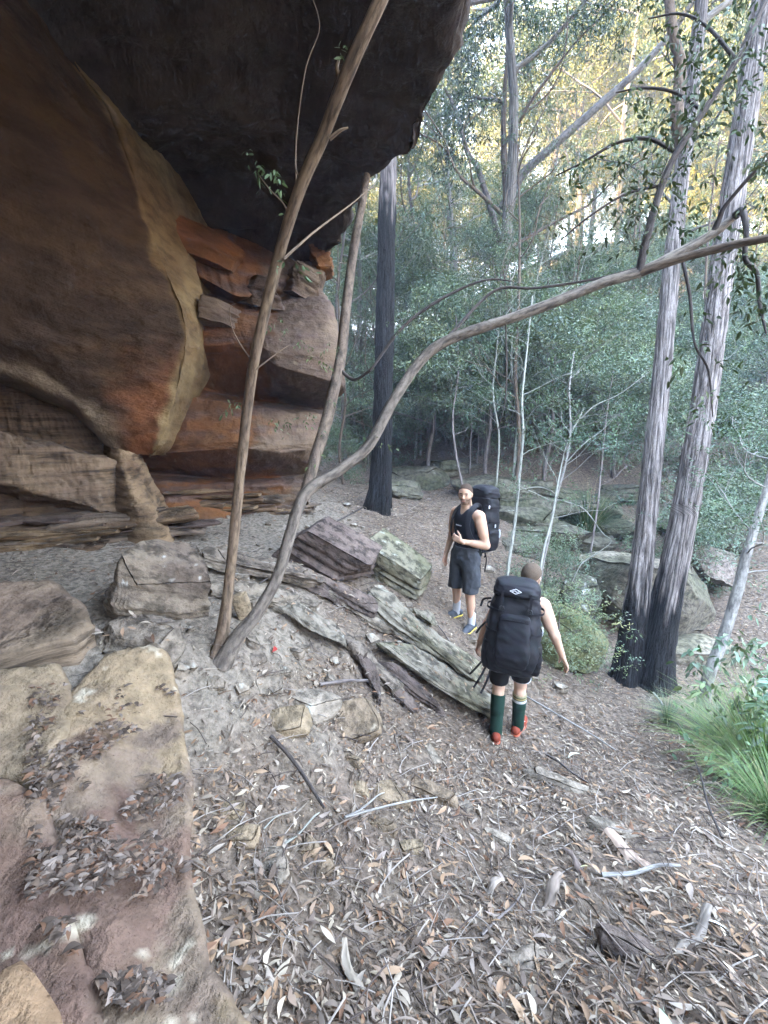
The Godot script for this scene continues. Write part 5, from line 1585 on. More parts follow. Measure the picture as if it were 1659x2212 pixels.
	# sticks and shed bark one can pick up
	var sticks := [[[585, 1590], [700, 1745], 0.013, BARK_DARK, "long dark stick lying on the path below the stones"], [[745, 1765], [945, 1722], 0.007, BARK_PALE, "thin pale stick across the ochre path stones"], [[745, 1765], [830, 1712], 0.006, BARK_PALE, "thin pale stick crossing another at the ochre stones"],
		[[615, 1822], [690, 1755], 0.006, BARK_WHITE, "short white stick leaning on a path stone"], [[570, 1790], [640, 1745], 0.004, BARK_WHITE, "finger-thin white twig near the short white stick"], [[690, 1478], [830, 1470], 0.014, BARK_GREY, "grey stick lying before the edge-on slabs"],
		[[1000, 1500], [1190, 1560], 0.009, BARK_BROWN, "brown stick below the long olive slab"], [[1130, 1500], [1330, 1620], 0.009, BARK_PALE, "pale stick at the walker's heels"], [[1380, 1460], [1500, 1610], 0.012, BARK_WHITE, "pale fallen branch by the low wiry tuft"],
		[[1300, 1890], [1470, 1870], 0.012, BARK_PALE, "crooked pale stick beside the curled bark"], [[930, 1330], [1000, 1420], 0.008, BARK_GREY, "grey stick between the mossy slabs"], [[1040, 2020], [1130, 1920], 0.006, BARK_GREY, "thin grey stick in the deep litter"], [[1180, 1630], [1270, 1690], 0.01, BARK_GREY, "grey stick downhill of the walker's shoes"],
		[[560, 1260], [640, 1215], 0.008, BARK_DARK, "dark twiggy stick on the dust near the plum-dark block"], [[720, 1130], [860, 1060], 0.012, BARK_DARK, "dark branch lying up the slope to the charred tree"], [[1560, 1810], [1500, 1640], 0.008, BARK_DARK, "thin dark stem stuck in the slope below the big tussock"], [[900, 1790], [820, 1800], 0.006, BARK_BROWN, "little brown stick below the ochre stones"]]
	for s in sticks:
		var a := on_ground(s[0][0], s[0][1], 0.03)
		var b := on_ground(s[1][0], s[1][1], 0.035)
		if s[4].begins_with("thin dark stem"): b = a + (at(s[1][0], s[1][1], (a - EYE).length() * 0.86) - a)
		var mid := (a + b) * 0.5
		var pts := [a - mid, a.lerp(b, 0.35) - mid + Vector3(rr(-1, 1), 0.3, rr(-1, 1)) * 0.02, a.lerp(b, 0.7) - mid + Vector3(rr(-1, 1), 0.3, rr(-1, 1)) * 0.02, b - mid]
		var o := put("fallen_stick", stem_mesh(pts, [s[2], s[2] * 0.9, s[2] * 0.8, s[2] * 0.5], 8, 14, s[3], s[2] * 0.08, -1e9, 0.0, s[0][0]), mats.smooth_bark)
		o.position = mid
		tag(o, s[4], "stick")
	var barks := [[1360, 1850, 0.30, 0.075, 62, Color(0.42, 0.32, 0.25), "curled pinkish bark slab standing out of the litter"], [1185, 1960, 0.36, 0.05, -52, Color(0.27, 0.22, 0.18), "long brown strip of shed bark in the litter"], [1060, 1930, 0.2, 0.04, -40, Color(0.34, 0.29, 0.24), "short tan strip of bark beside the long brown one"],
		[1010, 1480, 0.22, 0.05, 10, Color(0.45, 0.36, 0.28), "pale curled bark on the long olive slab"], [880, 1600, 0.2, 0.03, 30, Color(0.2, 0.16, 0.13), "dark bark strip on the path"], [1250, 1880, 0.24, 0.035, 75, Color(0.2, 0.16, 0.14), "dark upright-lying bark strip"], [1500, 2030, 0.34, 0.045, -35, Color(0.3, 0.26, 0.22), "grey bark strip low on the slope"], [1120, 1700, 0.24, 0.03, 40, Color(0.4, 0.33, 0.26), "tan bark strip downhill of the path stones"],
		[760, 2120, 0.24, 0.04, 70, Color(0.3, 0.26, 0.21), "bark strip beside the ledge's lower end"], [1540, 1700, 0.22, 0.035, 40, Color(0.42, 0.36, 0.3), "pale bark strip near the slope's edge"]]
	var kb := 0
	for s in barks:
		kb += 1
		var g := on_ground(s[0], s[1])
		var m := MB.new()
		var nu := 7
		var nv := 12
		for j in nv:
			var t := j / float(nv - 1)
			var w: float = s[3] * (0.7 + 0.45 * n_mid.get_noise_2d(t * 2.0, kb * 9.0) + 0.3 * sin(PI * t))
			for i in nu:
				var a := (i / float(nu - 1) - 0.5) * 2.2
				var rough := n_hi.get_noise_3d(t * 1.5, a, kb * 3.0)
				var c: Color = s[5].lerp(s[5] * 0.5, sstep(-0.2, 0.4, rough))
				c.a = 1.0
				m.vert(Vector3((t - 0.5) * s[2] + rough * 0.008, cos(a) * w * 0.45 + 0.02 * sin(t * 7.0 + kb) + rough * 0.006, sin(a) * w * 0.6), c)
		m.grid(nu, nv)
		var o := put("shed_bark", m.mesh(), mats.dry_leaf, self, lay(g + Vector3(0, 0.012, 0), deg_to_rad(s[4]), 0.05, Vector3.ONE))
		tag(o, s[6], "bark")
	# odd bits that catch the eye: a red leaf, fresh green leaves, white flakes
	for s in [[593, 1412, Color(0.26, 0.04, 0.035), 0.09, "single red leaf on the dust beside the arching stem"], [812, 1325, Color(0.25, 0.42, 0.30), 0.12, "fresh pale green leaf between the mossy slabs"], [1545, 2012, Color(0.66, 0.68, 0.68), 0.07, "white flake of paperbark low on the slope"], [1435, 2240, Color(0.3, 0.36, 0.26), 0.1, "green leaf in the deep litter"], [1265, 1885, Color(0.5, 0.5, 0.26), 0.06, "yellow leaf in the deep litter"], [1240, 1640, Color(0.55, 0.56, 0.45), 0.14, "cream green leaf below the walker"]]:
		var g := on_ground(s[0], s[1])
		var m: StandardMaterial3D = mats.dry_leaf.duplicate()
		m.albedo_color = s[2].linear_to_srgb()
		var o := put("fallen_leaf", shapes[2], m, self, lay(g + Vector3(0, 0.03, 0), rr(0, TAU), 0.2, Vector3(s[3], s[3], s[3] * 1.5)))
		tag(o, s[4], "leaf")

# ---------------------------------------------------------------- bodies as blended fields
class Field:
	var o := Vector3.ZERO
	var cell := 0.012
	var nx := 0
	var ny := 0
	var nz := 0
	var d := PackedFloat32Array()
	var t0 := Vector3i(9999, 9999, 9999)
	var t1 := Vector3i(0, 0, 0)

	func _init(lo: Vector3, hi: Vector3, cell_: float) -> void:
		cell = cell_
		o = lo
		nx = int((hi.x - lo.x) / cell) + 2
		ny = int((hi.y - lo.y) / cell) + 2
		nz = int((hi.z - lo.z) / cell) + 2
		d.resize(nx * ny * nz)
		d.fill(1.0)

	func cap(a: Vector3, b: Vector3, ra: float, rb: float, k := 0.02, flat := Vector3.ONE, cut := false) -> void:
		# a tapered capsule; flat squeezes it along the axes
		var m := maxf(ra, rb) * maxf(1.0, maxf(1.0 / flat.x, maxf(1.0 / flat.y, 1.0 / flat.z))) + k * 2.0
		var lo := a.min(b) - Vector3.ONE * m - o
		var hi := a.max(b) + Vector3.ONE * m - o
		var x0 := clampi(int(lo.x / cell), 0, nx - 1)
		var x1 := clampi(int(hi.x / cell) + 1, 0, nx - 1)
		var y0 := clampi(int(lo.y / cell), 0, ny - 1)
		var y1 := clampi(int(hi.y / cell) + 1, 0, ny - 1)
		var z0 := clampi(int(lo.z / cell), 0, nz - 1)
		var z1 := clampi(int(hi.z / cell) + 1, 0, nz - 1)
		if not cut:
			t0 = t0.min(Vector3i(x0, y0, z0))
			t1 = t1.max(Vector3i(x1, y1, z1))
		var ba := (b - a) * flat
		var l2 := maxf(ba.length_squared(), 1e-9)
		for z in range(z0, z1 + 1):
			for y in range(y0, y1 + 1):
				var row := (z * ny + y) * nx
				for x in range(x0, x1 + 1):
					var p := (o + Vector3(x, y, z) * cell - a) * flat
					var t := clampf(p.dot(ba) / l2, 0.0, 1.0)
					var e := (p - ba * t).length() - (ra + (rb - ra) * t)
					var w := d[row + x]
					if cut:
						e = -e
						var h := clampf(0.5 - 0.5 * (w - e) / k, 0.0, 1.0)
						d[row + x] = lerpf(w, e, h) + k * h * (1.0 - h)
					else:
						var h := clampf(0.5 + 0.5 * (w - e) / k, 0.0, 1.0)
						d[row + x] = lerpf(w, e, h) - k * h * (1.0 - h)

	func trim(n: Vector3, c: float) -> void:
		# keeps the side where n . p < c
		for z in range(t0.z, t1.z + 1):
			for y in range(t0.y, t1.y + 1):
				var row := (z * ny + y) * nx
				for x in range(t0.x, t1.x + 1):
					var e := n.dot(o + Vector3(x, y, z) * cell) - c
					if e > d[row + x]: d[row + x] = e

	func net(m: MB, xf := Transform3D()) -> void:
		var at_cell := {}
		var s := nx * ny
		for z in range(t0.z, mini(t1.z, nz - 2) + 1):
			for y in range(t0.y, mini(t1.y, ny - 2) + 1):
				var row := z * s + y * nx
				for x in range(t0.x, mini(t1.x, nx - 2) + 1):
					var i := row + x
					var a := d[i]
					if absf(a) > cell * 2.0: continue
					var v := [a, d[i + 1], d[i + nx], d[i + 1 + nx], d[i + s], d[i + 1 + s], d[i + nx + s], d[i + 1 + nx + s]]
					var inside := 0
					for q in v:
						if q < 0.0: inside += 1
					if inside == 0 or inside == 8: continue
					var acc := Vector3.ZERO
					var n := 0
					for e in [[0, 1], [0, 2], [0, 4], [1, 3], [1, 5], [2, 3], [2, 6], [3, 7], [4, 5], [4, 6], [5, 7], [6, 7]]:
						var p: float = v[e[0]]
						var q: float = v[e[1]]
						if (p < 0.0) != (q < 0.0):
							var t := p / (p - q)
							var e0: int = e[0]
							var e1: int = e[1]
							acc += Vector3(e0 & 1, (e0 >> 1) & 1, e0 >> 2).lerp(Vector3(e1 & 1, (e1 >> 1) & 1, e1 >> 2), t)
							n += 1
					at_cell[i] = m.vert(xf * (o + (Vector3(x, y, z) + acc / n) * cell))
		for i in at_cell:
			var a := d[i]
			for ax in 3:
				var st := 1 if ax == 0 else (nx if ax == 1 else s)
				var u := nx if ax == 0 else (s if ax == 1 else 1)
				var w := s if ax == 0 else (1 if ax == 1 else nx)
				if i + st >= d.size(): continue
				var b := d[i + st]
				if (a < 0.0) == (b < 0.0): continue
				if not (at_cell.has(i - u) and at_cell.has(i - w) and at_cell.has(i - u - w)): continue
				if a < 0.0: m.quad(at_cell[i], at_cell[i - w], at_cell[i - u - w], at_cell[i - u])
				else: m.quad(at_cell[i], at_cell[i - u], at_cell[i - u - w], at_cell[i - w])

func hand(m: MB, wrist: Vector3, dir: Vector3, palm: Vector3, side: float, curl: float, thumb_up := 0.4) -> void:
	# fingers along dir, palm the way it faces, side +1 when the thumb lies along dir x palm
	var f := dir.normalized()
	var n := (palm - f * palm.dot(f)).normalized()
	var t := f.cross(n) * side
	var fl := Field.new(wrist - Vector3.ONE * 0.21, wrist + Vector3.ONE * 0.21, 0.005)
	fl.cap(wrist - f * 0.03, wrist + f * 0.015, 0.027, 0.025, 0.008)
	for i in 4:
		var u := t * (0.027 - 0.018 * i)
		fl.cap(wrist + u * 0.7 + f * 0.01, wrist + u + f * 0.085, 0.0155, 0.0125, 0.010)
	var lens := [0.070, 0.078, 0.072, 0.057]
	for i in 4:
		var p := wrist + t * (0.029 - 0.0195 * i) + f * (0.086 if i < 3 else 0.080)
		var d := f
		for j in 3:
			d = (d * cos(curl * (0.7 + 0.35 * j)) + n * sin(curl * (0.7 + 0.35 * j))).normalized()
			var q: Vector3 = p + d * lens[i] * [0.44, 0.31, 0.25][j]
			fl.cap(p, q, 0.0098 - 0.0008 * j, 0.0090 - 0.0009 * j, 0.003)
			p = q
	var p0 := wrist + t * 0.024 + f * 0.022
	var td := (t * 0.75 + f * 0.65 + n * 0.25).normalized()
	var p1 := p0 + td * 0.042
	fl.cap(p0, p1, 0.0165, 0.0125, 0.008)
	td = (td + f * thumb_up + n * curl * 0.3).normalized()
	var p2 := p1 + td * 0.034
	fl.cap(p1, p2, 0.0115, 0.0105, 0.003)
	fl.cap(p2, p2 + (td + n * curl * 0.25).normalized() * 0.026, 0.0105, 0.0085, 0.003)
	fl.net(m)

func head_mesh(m: MB, c: Vector3, b: Basis, grow := 0.0) -> void:
	# b.x is the person's left, b.z where the face looks
	var f := Field.new(Vector3(-0.13, -0.17, -0.15), Vector3(0.13, 0.16, 0.16), 0.005)
	f.cap(Vector3(0, 0.022, -0.022), Vector3(0, 0.024, 0.004), 0.092, 0.090, 0.02, Vector3(1.18, 0.95, 1.0))
	f.cap(Vector3(0, -0.045, 0.012), Vector3(0, -0.068, 0.03), 0.064, 0.052, 0.03, Vector3(1.06, 0.95, 0.98))
	f.cap(Vector3(-0.016, -0.104, 0.052), Vector3(0.016, -0.104, 0.052), 0.021, 0.021, 0.02)
	f.cap(Vector3(-0.036, -0.03, 0.052), Vector3(-0.050, -0.045, 0.02), 0.024, 0.022, 0.02)
	f.cap(Vector3(0.036, -0.03, 0.052), Vector3(0.050, -0.045, 0.02), 0.024, 0.022, 0.02)
	f.cap(Vector3(-0.036, 0.014, 0.072), Vector3(0.036, 0.014, 0.072), 0.015, 0.015, 0.012)
	for s in [-1.0, 1.0]:
		f.cap(Vector3(0.030 * s, -0.008, 0.102), Vector3(0.034 * s, -0.009, 0.100), 0.017, 0.016, 0.010, Vector3.ONE, true)
		f.cap(Vector3(0.079 * s, -0.004, -0.006), Vector3(0.077 * s, -0.030, -0.002), 0.017, 0.012, 0.006, Vector3(1.9, 1, 1))
	f.cap(Vector3(0, 0.004, 0.084), Vector3(0, -0.036, 0.104), 0.0095, 0.0125, 0.008)
	f.cap(Vector3(-0.011, -0.039, 0.092), Vector3(0.011, -0.039, 0.092), 0.009, 0.009, 0.006)
	f.cap(Vector3(-0.017, -0.068, 0.081), Vector3(0.017, -0.068, 0.081), 0.0068, 0.0068, 0.006)
	f.cap(Vector3(-0.014, -0.079, 0.079), Vector3(0.014, -0.079, 0.079), 0.0078, 0.0078, 0.006)
	f.cap(Vector3(0, -0.07, -0.03), Vector3(0, -0.16, -0.035), 0.056, 0.058, 0.02)
	f.net(m, Transform3D(b, c))

func hair_mesh(c: Vector3, b: Basis, col: Color, thick: float, low_back: float) -> ArrayMesh:
	var f := Field.new(Vector3(-0.13, -0.13, -0.16), Vector3(0.13, 0.16, 0.14), 0.005)
	f.cap(Vector3(0, 0.022, -0.022), Vector3(0, 0.024, 0.004), 0.092 + thick, 0.090 + thick, 0.02, Vector3(1.18, 0.95, 1.0))
	f.cap(Vector3(0, -0.04, -0.05), Vector3(0, -0.06, -0.05), 0.050 + thick, 0.05 + thick, 0.02)
	# hairline: above the brow in front, down the temples to the nape behind
	f.trim(Vector3(0, -0.80, 0.60).normalized(), -0.012)
	f.trim(Vector3(0, -1, 0), low_back)
	var m := MB.new()
	f.net(m, Transform3D(b, c))
	for i in m.v.size():
		var e := n_hi.get_noise_3dv(m.v[i] * 12.0)
		var cc := col * (1.0 + e * 0.35)
		cc.a = 1.0
		m.c[i] = cc
	return m.mesh()

func shaded(m: MB, col: Color, var_ := 0.06, freq := 2.0) -> ArrayMesh:
	for i in m.v.size():
		var e := n_mid.get_noise_3dv(m.v[i] * freq)
		m.c[i] = Color(col.r * (1.0 + e * var_), col.g * (1.0 + e * var_), col.b * (1.0 + e * var_))
	return m.mesh()

func shoe(parent: Node, ankle: Vector3, toe_dir: Vector3, up: Vector3, body: Color, sole: Color, lace: Color) -> void:
	var d := toe_dir.normalized()
	var heel := ankle - d * 0.055 - up * 0.065
	var toe := ankle + d * 0.185 - up * 0.075
	var side := d.cross(up).normalized()
	var f := Field.new(ankle - Vector3.ONE * 0.3, ankle + Vector3.ONE * 0.3, 0.008)
	f.cap(heel + up * 0.012, ankle + d * 0.05 - up * 0.05, 0.040, 0.042, 0.02)
	f.cap(ankle + d * 0.05 - up * 0.052, toe + up * 0.002, 0.043, 0.033, 0.02)
	f.cap(ankle + d * 0.095 - up * 0.062 + side * 0.012, ankle + d * 0.095 - up * 0.062 - side * 0.012, 0.040, 0.040, 0.02)
	f.cap(ankle - up * 0.02, ankle - up * 0.05 + d * 0.03, 0.047, 0.044, 0.015)
	f.trim(-up, -(up.dot(toe) - 0.022))
	var m := MB.new()
	f.net(m)
	var o := put("shoe", shaded(m, body, 0.25, 9.0), mats.cloth, parent)
	var s := Field.new(ankle - Vector3.ONE * 0.3, ankle + Vector3.ONE * 0.3, 0.007)
	s.cap(heel - up * 0.006, ankle + d * 0.06 - up * 0.072, 0.045, 0.043, 0.02)
	s.cap(ankle + d * 0.06 - up * 0.074, toe - up * 0.002, 0.046, 0.037, 0.02)
	s.cap(ankle + d * 0.10 - up * 0.076 + side * 0.012, ankle + d * 0.10 - up * 0.076 - side * 0.012, 0.042, 0.042, 0.02)
	s.trim(up, up.dot(toe) - 0.010)
	s.trim(-up, -(up.dot(toe) - 0.040))
	m = MB.new()
	s.net(m)
	put("sole", shaded(m, sole, 0.1), mats.plastic, o)
	if lace.r > 0.3:
		for k in 3:
			for q in [-1.0, 1.0]:
				m = MB.new()
				var c2: Vector3 = ankle + d * (0.03 + 0.022 * k) - up * 0.05 + side * 0.044 * q
				tube(m, [c2 + up * 0.026 - side * 0.010 * q + d * 0.012, c2, c2 - up * 0.022 - d * 0.01], [0.0045, 0.005, 0.0045], 5, 5, [lace, lace, lace])
				put("stripe", m.mesh(), mats.cloth, o)
	for k in 4:
		m = MB.new()
		var c := ankle + d * (0.045 + 0.03 * k) - up * (0.012 + 0.009 * k)
		tube(m, [c - side * 0.03 - up * 0.012, c + up * 0.002, c + side * 0.03 - up * 0.012], [0.004, 0.004, 0.004], 5, 6, [lace, lace, lace])
		put("lace", m.mesh(), mats.cloth, o)

func strap(parent: Node, pts: Array, width: float, thick: float, col: Color, called := "strap", out := Vector3.ZERO) -> void:
	# webbing: a flat band along a path
	var m := MB.new()
	var seg := pts.size() * 6
	for j in seg + 1:
		var t := j / float(seg)
		var p: Vector3 = crom(pts, t)
		var q: Vector3 = (crom(pts, minf(t + 0.02, 1.0)) - crom(pts, maxf(t - 0.02, 0.0))).normalized()
		var s := q.cross(out if out != Vector3.ZERO else Vector3(0.2, 0.3, 1.0)).normalized()
		var n := s.cross(q)
		for c in [[-1, -1], [1, -1], [1, 1], [-1, 1]]:
			m.vert(p + s * width * 0.5 * c[0] + n * thick * 0.5 * c[1], col)
	for j in seg:
		for i in 4:
			m.quad(j * 4 + i, (j + 1) * 4 + i, (j + 1) * 4 + (i + 1) % 4, j * 4 + (i + 1) % 4)
	m.quad(0, 1, 2, 3)
	m.quad(seg * 4 + 3, seg * 4 + 2, seg * 4 + 1, seg * 4)
	m.flat()
	put(called, m.mesh(), mats.nylon, parent)

func sack(rings: Array, pw: float, wrinkle: float, col: Color, seed_: float, off := Vector3.ZERO) -> ArrayMesh:
	# a stuffed bag: rings of [y, half width, half depth, middle z], squarish in section
	var m := MB.new()
	var nu := 44
	var nv := 46
	for j in nv:
		var t := j / float(nv - 1)
		var q: Vector4 = crom(rings, t)
		for i in nu:
			var a := TAU * i / nu
			var cx := signf(cos(a)) * pow(absf(cos(a)), pw)
			var cz := signf(sin(a)) * pow(absf(sin(a)), pw)
			var p := Vector3(cx * q.y, q.x, q.w + cz * q.z) + off
			var e := n_mid.get_noise_3d(p.x * 1.6 + seed_, p.y * 4.6, p.z * 1.6) * 0.7 + n_hi.get_noise_3d(p.x * 0.9, p.y * 2.6 + seed_, p.z * 0.9) * 0.5 + (0.18 - absf(n_mid.get_noise_3d(p.x * 2.0, p.y * 5.0 + p.x * 1.5, p.z * 2.0 + seed_))) * 1.5
			p += Vector3(cx, 0, cz).normalized() * e * wrinkle if q.y > 0.01 else Vector3.ZERO
			var cc := col * (1.0 + e * 0.2)
			cc.a = 1.0
			m.vert(p, cc, Vector2(a, t))
	for j in nv - 1:
		for i in nu:
			var i2 := (i + 1) % nu
			m.quad(j * nu + i, j * nu + i2, (j + 1) * nu + i2, (j + 1) * nu + i)
	m.normals()
	var away := 0.0
	for i in range(0, m.v.size(), 5): away += m.n[i].dot(Vector3(m.v[i].x, 0, m.v[i].z - 0.15))
	if away < 0.0:
		for k in range(0, m.ix.size(), 3):
			var w := m.ix[k + 1]
			m.ix[k + 1] = m.ix[k + 2]
			m.ix[k + 2] = w
		m.normals()
	return m.mesh()

func ring_of(a: Array) -> Array:
	var r := []
	for q in a: r.append(Vector4(q[0], q[1], q[2], q[3]))
	return r

func backpack(where: Transform3D, label: String, walker: bool) -> Node3D:
	# local axes: y up the back, z away from the wearer, x to the wearer's right seen from behind
	var o := thing("hiking_backpack", Vector3.ZERO, label, "backpack")
	o.transform = where
	var ink := Color(0.016, 0.017, 0.022)
	var dark := Color(0.009, 0.0095, 0.012)
	put("main_bag", sack(ring_of([[0.0, 0.02, 0.02, 0.12], [0.01, 0.13, 0.10, 0.12], [0.06, 0.18, 0.14, 0.15], [0.2, 0.205, 0.16, 0.165], [0.4, 0.20, 0.155, 0.16], [0.58, 0.18, 0.145, 0.15], [0.70, 0.165, 0.135, 0.14], [0.74, 0.12, 0.09, 0.13], [0.745, 0.02, 0.02, 0.13]]), 0.62, 0.024, ink, 3.0 if walker else 9.0), mats.nylon, o)
	var lid := put("lid", sack(ring_of([[0.70, 0.03, 0.03, 0.15], [0.695, 0.15, 0.13, 0.15], [0.72, 0.175, 0.155, 0.155], [0.78, 0.172, 0.15, 0.15], [0.83, 0.14, 0.115, 0.14], [0.85, 0.08, 0.06, 0.14], [0.853, 0.01, 0.01, 0.14]]), 0.6, 0.012, ink * 1.15, 5.0), mats.nylon, o)
	var pocket := put("front_pocket", sack(ring_of([[0.10, 0.02, 0.02, 0.29], [0.11, 0.10, 0.03, 0.295], [0.2, 0.125, 0.05, 0.305], [0.36, 0.125, 0.048, 0.30], [0.52, 0.11, 0.035, 0.285], [0.56, 0.08, 0.02, 0.275], [0.565, 0.01, 0.01, 0.27]]), 0.6, 0.010, ink * 0.9, 7.0), mats.nylon, o)
	strap(pocket, [Vector3(-0.10, 0.50, 0.322), Vector3(0.0, 0.505, 0.332), Vector3(0.10, 0.50, 0.322)], 0.012, 0.003, dark, "zip", Vector3(0, 0, 1))
	for s in [-1.0, 1.0]:
		put("side_pocket", sack(ring_of([[0.04, 0.01, 0.01, 0.15], [0.05, 0.035, 0.08, 0.15], [0.14, 0.05, 0.10, 0.155], [0.27, 0.045, 0.10, 0.16], [0.30, 0.03, 0.085, 0.16], [0.302, 0.01, 0.02, 0.16]]), 0.6, 0.008, dark, 11.0 * s, Vector3(0.175 * s, 0, 0)), mats.nylon, o)
		for y in [0.40, 0.58]:
			strap(o, [Vector3(0.13 * s, y, 0.02), Vector3(0.205 * s, y + 0.01, 0.08), Vector3(0.20 * s, y, 0.24), Vector3(0.12 * s, y - 0.01, 0.325 if y < 0.5 else 0.30)], 0.018, 0.004, dark, "compression_strap", Vector3(s, 0, 0.6))
		strap(o, [Vector3(0.10 * s, 0.74, 0.31), Vector3(0.105 * s, 0.66, 0.315), Vector3(0.10 * s, 0.56, 0.32)], 0.018, 0.004, dark, "lid_strap", Vector3(0, 0, 1))
		put("buckle", buckle_mesh(), mats.plastic, o, Transform3D(Basis(), Vector3(0.10 * s, 0.60, 0.327)))
		# padded harness over the shoulders and round the hips
		var sh: float = 0.10 * s
		strap(o, [Vector3(sh * 0.8, 0.46, 0.0), Vector3(sh, 0.60, -0.05), Vector3(sh * 1.15, 0.61, -0.14), Vector3(sh * 1.3, 0.54, -0.235), Vector3(sh * 1.45, 0.38, -0.28), Vector3(sh * 1.85, 0.22, -0.23), Vector3(sh * 2.0, 0.12, -0.07), Vector3(sh * 1.5, 0.08, 0.03)], 0.062, 0.016, dark * 1.4, "shoulder_strap", Vector3(0.5 * s, 0.2, -1.0))
		strap(o, [Vector3(0.12 * s, 0.04, 0.03), Vector3(0.19 * s, 0.03, -0.06), Vector3(0.15 * s, 0.02, -0.2), Vector3(0.03 * s, 0.01, -0.255)], 0.075, 0.016, dark * 1.3, "hip_belt", Vector3(s, 0, -0.3))
	strap(o, [Vector3(-0.13, 0.36, -0.245), Vector3(0.0, 0.355, -0.262), Vector3(0.13, 0.36, -0.245)], 0.02, 0.005, dark, "chest_strap", Vector3(0, 0, -1))
	var fr := MB.new()
	tube(fr, [Vector3(-0.03, 0.752, 0.06), Vector3(-0.03, 0.80, 0.0), Vector3(0.03, 0.80, 0.0), Vector3(0.03, 0.752, 0.06)], [0.009, 0.009, 0.009, 0.009], 6, 12, [dark, dark, dark])
	put("haul_loop", fr.mesh(), mats.nylon, o)
	# the pale emblem: a diamond of lines with a wave through it
	if walker:
		var lm := MB.new()
		var w := 0.042
		var h := 0.021
		for seg in [[Vector3(-w, 0, 0), Vector3(0, h, 0)], [Vector3(0, h, 0), Vector3(w, 0, 0)], [Vector3(w, 0, 0), Vector3(0, -h, 0)], [Vector3(0, -h, 0), Vector3(-w, 0, 0)], [Vector3(-w * 0.6, -0.002, 0), Vector3(-w * 0.1, 0.007, 0)], [Vector3(-w * 0.1, 0.007, 0), Vector3(w * 0.15, -0.006, 0)], [Vector3(w * 0.15, -0.006, 0), Vector3(w * 0.6, 0.003, 0)]]:
			tube(lm, [seg[0], (seg[0] + seg[1]) * 0.5, seg[1]], [0.0024, 0.0024, 0.0024], 5, 3, [Color(0.72, 0.74, 0.76), Color(0.72, 0.74, 0.76), Color(0.72, 0.74, 0.76)])
		put("emblem", lm.mesh(), mats.plastic, lid, Transform3D(Basis(Vector3.RIGHT, -0.06), Vector3(-0.01, 0.752, 0.3155)))
		# webbing tails that swing below
		for t in [[Vector3(-0.20, 0.42, 0.10), Vector3(-0.25, 0.36, 0.12), Vector3(-0.28, 0.30, 0.13)], [Vector3(-0.19, 0.10, 0.12), Vector3(-0.25, 0.0, 0.13), Vector3(-0.30, -0.08, 0.12)], [Vector3(-0.17, 0.06, 0.14), Vector3(-0.21, -0.06, 0.16), Vector3(-0.26, -0.18, 0.16)], [Vector3(-0.14, 0.04, 0.14), Vector3(-0.16, -0.08, 0.17), Vector3(-0.20, -0.21, 0.18)], [Vector3(-0.19, 0.62, 0.05), Vector3(-0.25, 0.60, 0.05), Vector3(-0.27, 0.53, 0.04)]]:
			strap(o, t, 0.016, 0.004, dark, "loose_strap")
		var tg := MB.new()
		tube(tg, [Vector3(0.212, 0.44, 0.1), Vector3(0.216, 0.40, 0.1), Vector3(0.214, 0.36, 0.1)], [0.006, 0.007, 0.006], 6, 4, [Color(0.7, 0.72, 0.74), Color(0.6, 0.62, 0.64), Color(0.5, 0.5, 0.5)])
		put("tag", tg.mesh(), mats.plastic, o)
	else:
		for t in [[Vector3(-0.10, 0.0, 0.13), Vector3(-0.12, -0.10, 0.14), Vector3(-0.10, -0.26, 0.15)], [Vector3(-0.04, 0.0, 0.18), Vector3(-0.05, -0.06, 0.19), Vector3(-0.02, -0.09, 0.2)], [Vector3(0.06, 0.0, 0.2), Vector3(0.05, -0.12, 0.21), Vector3(0.05, -0.20, 0.21), Vector3(0.03, -0.34, 0.21)]]:
			strap(o, t, 0.016, 0.004, dark, "loose_strap")
		put("pale_buckle", buckle_mesh(Color(0.55, 0.56, 0.58)), mats.plastic, o, Transform3D(Basis(Vector3.UP, -1.2), Vector3(-0.196, 0.60, 0.03)))
		put("pale_buckle", buckle_mesh(Color(0.42, 0.43, 0.46)), mats.plastic, o, Transform3D(Basis(Vector3.UP, -1.2), Vector3(-0.215, 0.36, 0.15)))
		var cl := MB.new()
		tube(cl, [Vector3(-0.19, 0.20, 0.26), Vector3(-0.195, 0.25, 0.265), Vector3(-0.19, 0.30, 0.26)], [0.016, 0.017, 0.014], 8, 6, [Color(0.45, 0.5, 0.55), Color(0.4, 0.44, 0.5), Color(0.3, 0.33, 0.36)])
		put("reflective_tag", cl.mesh(), mats.plastic, o)
	return o

func buckle_mesh(col := Color(0.02, 0.02, 0.022)) -> ArrayMesh:
	var m := MB.new()
	for s in [-1.0, 1.0]:
		tube(m, [Vector3(0.013 * s, -0.018, 0), Vector3(0.014 * s, 0.0, 0.002), Vector3(0.011 * s, 0.018, 0)], [0.004, 0.005, 0.004], 5, 4, [col, col, col])
	for y in [-0.016, 0.0, 0.016]:
		tube(m, [Vector3(-0.013, y, 0), Vector3(0, y, 0.002), Vector3(0.013, y, 0)], [0.0045, 0.0045, 0.0045], 5, 3, [col, col, col])
	return m.mesh()

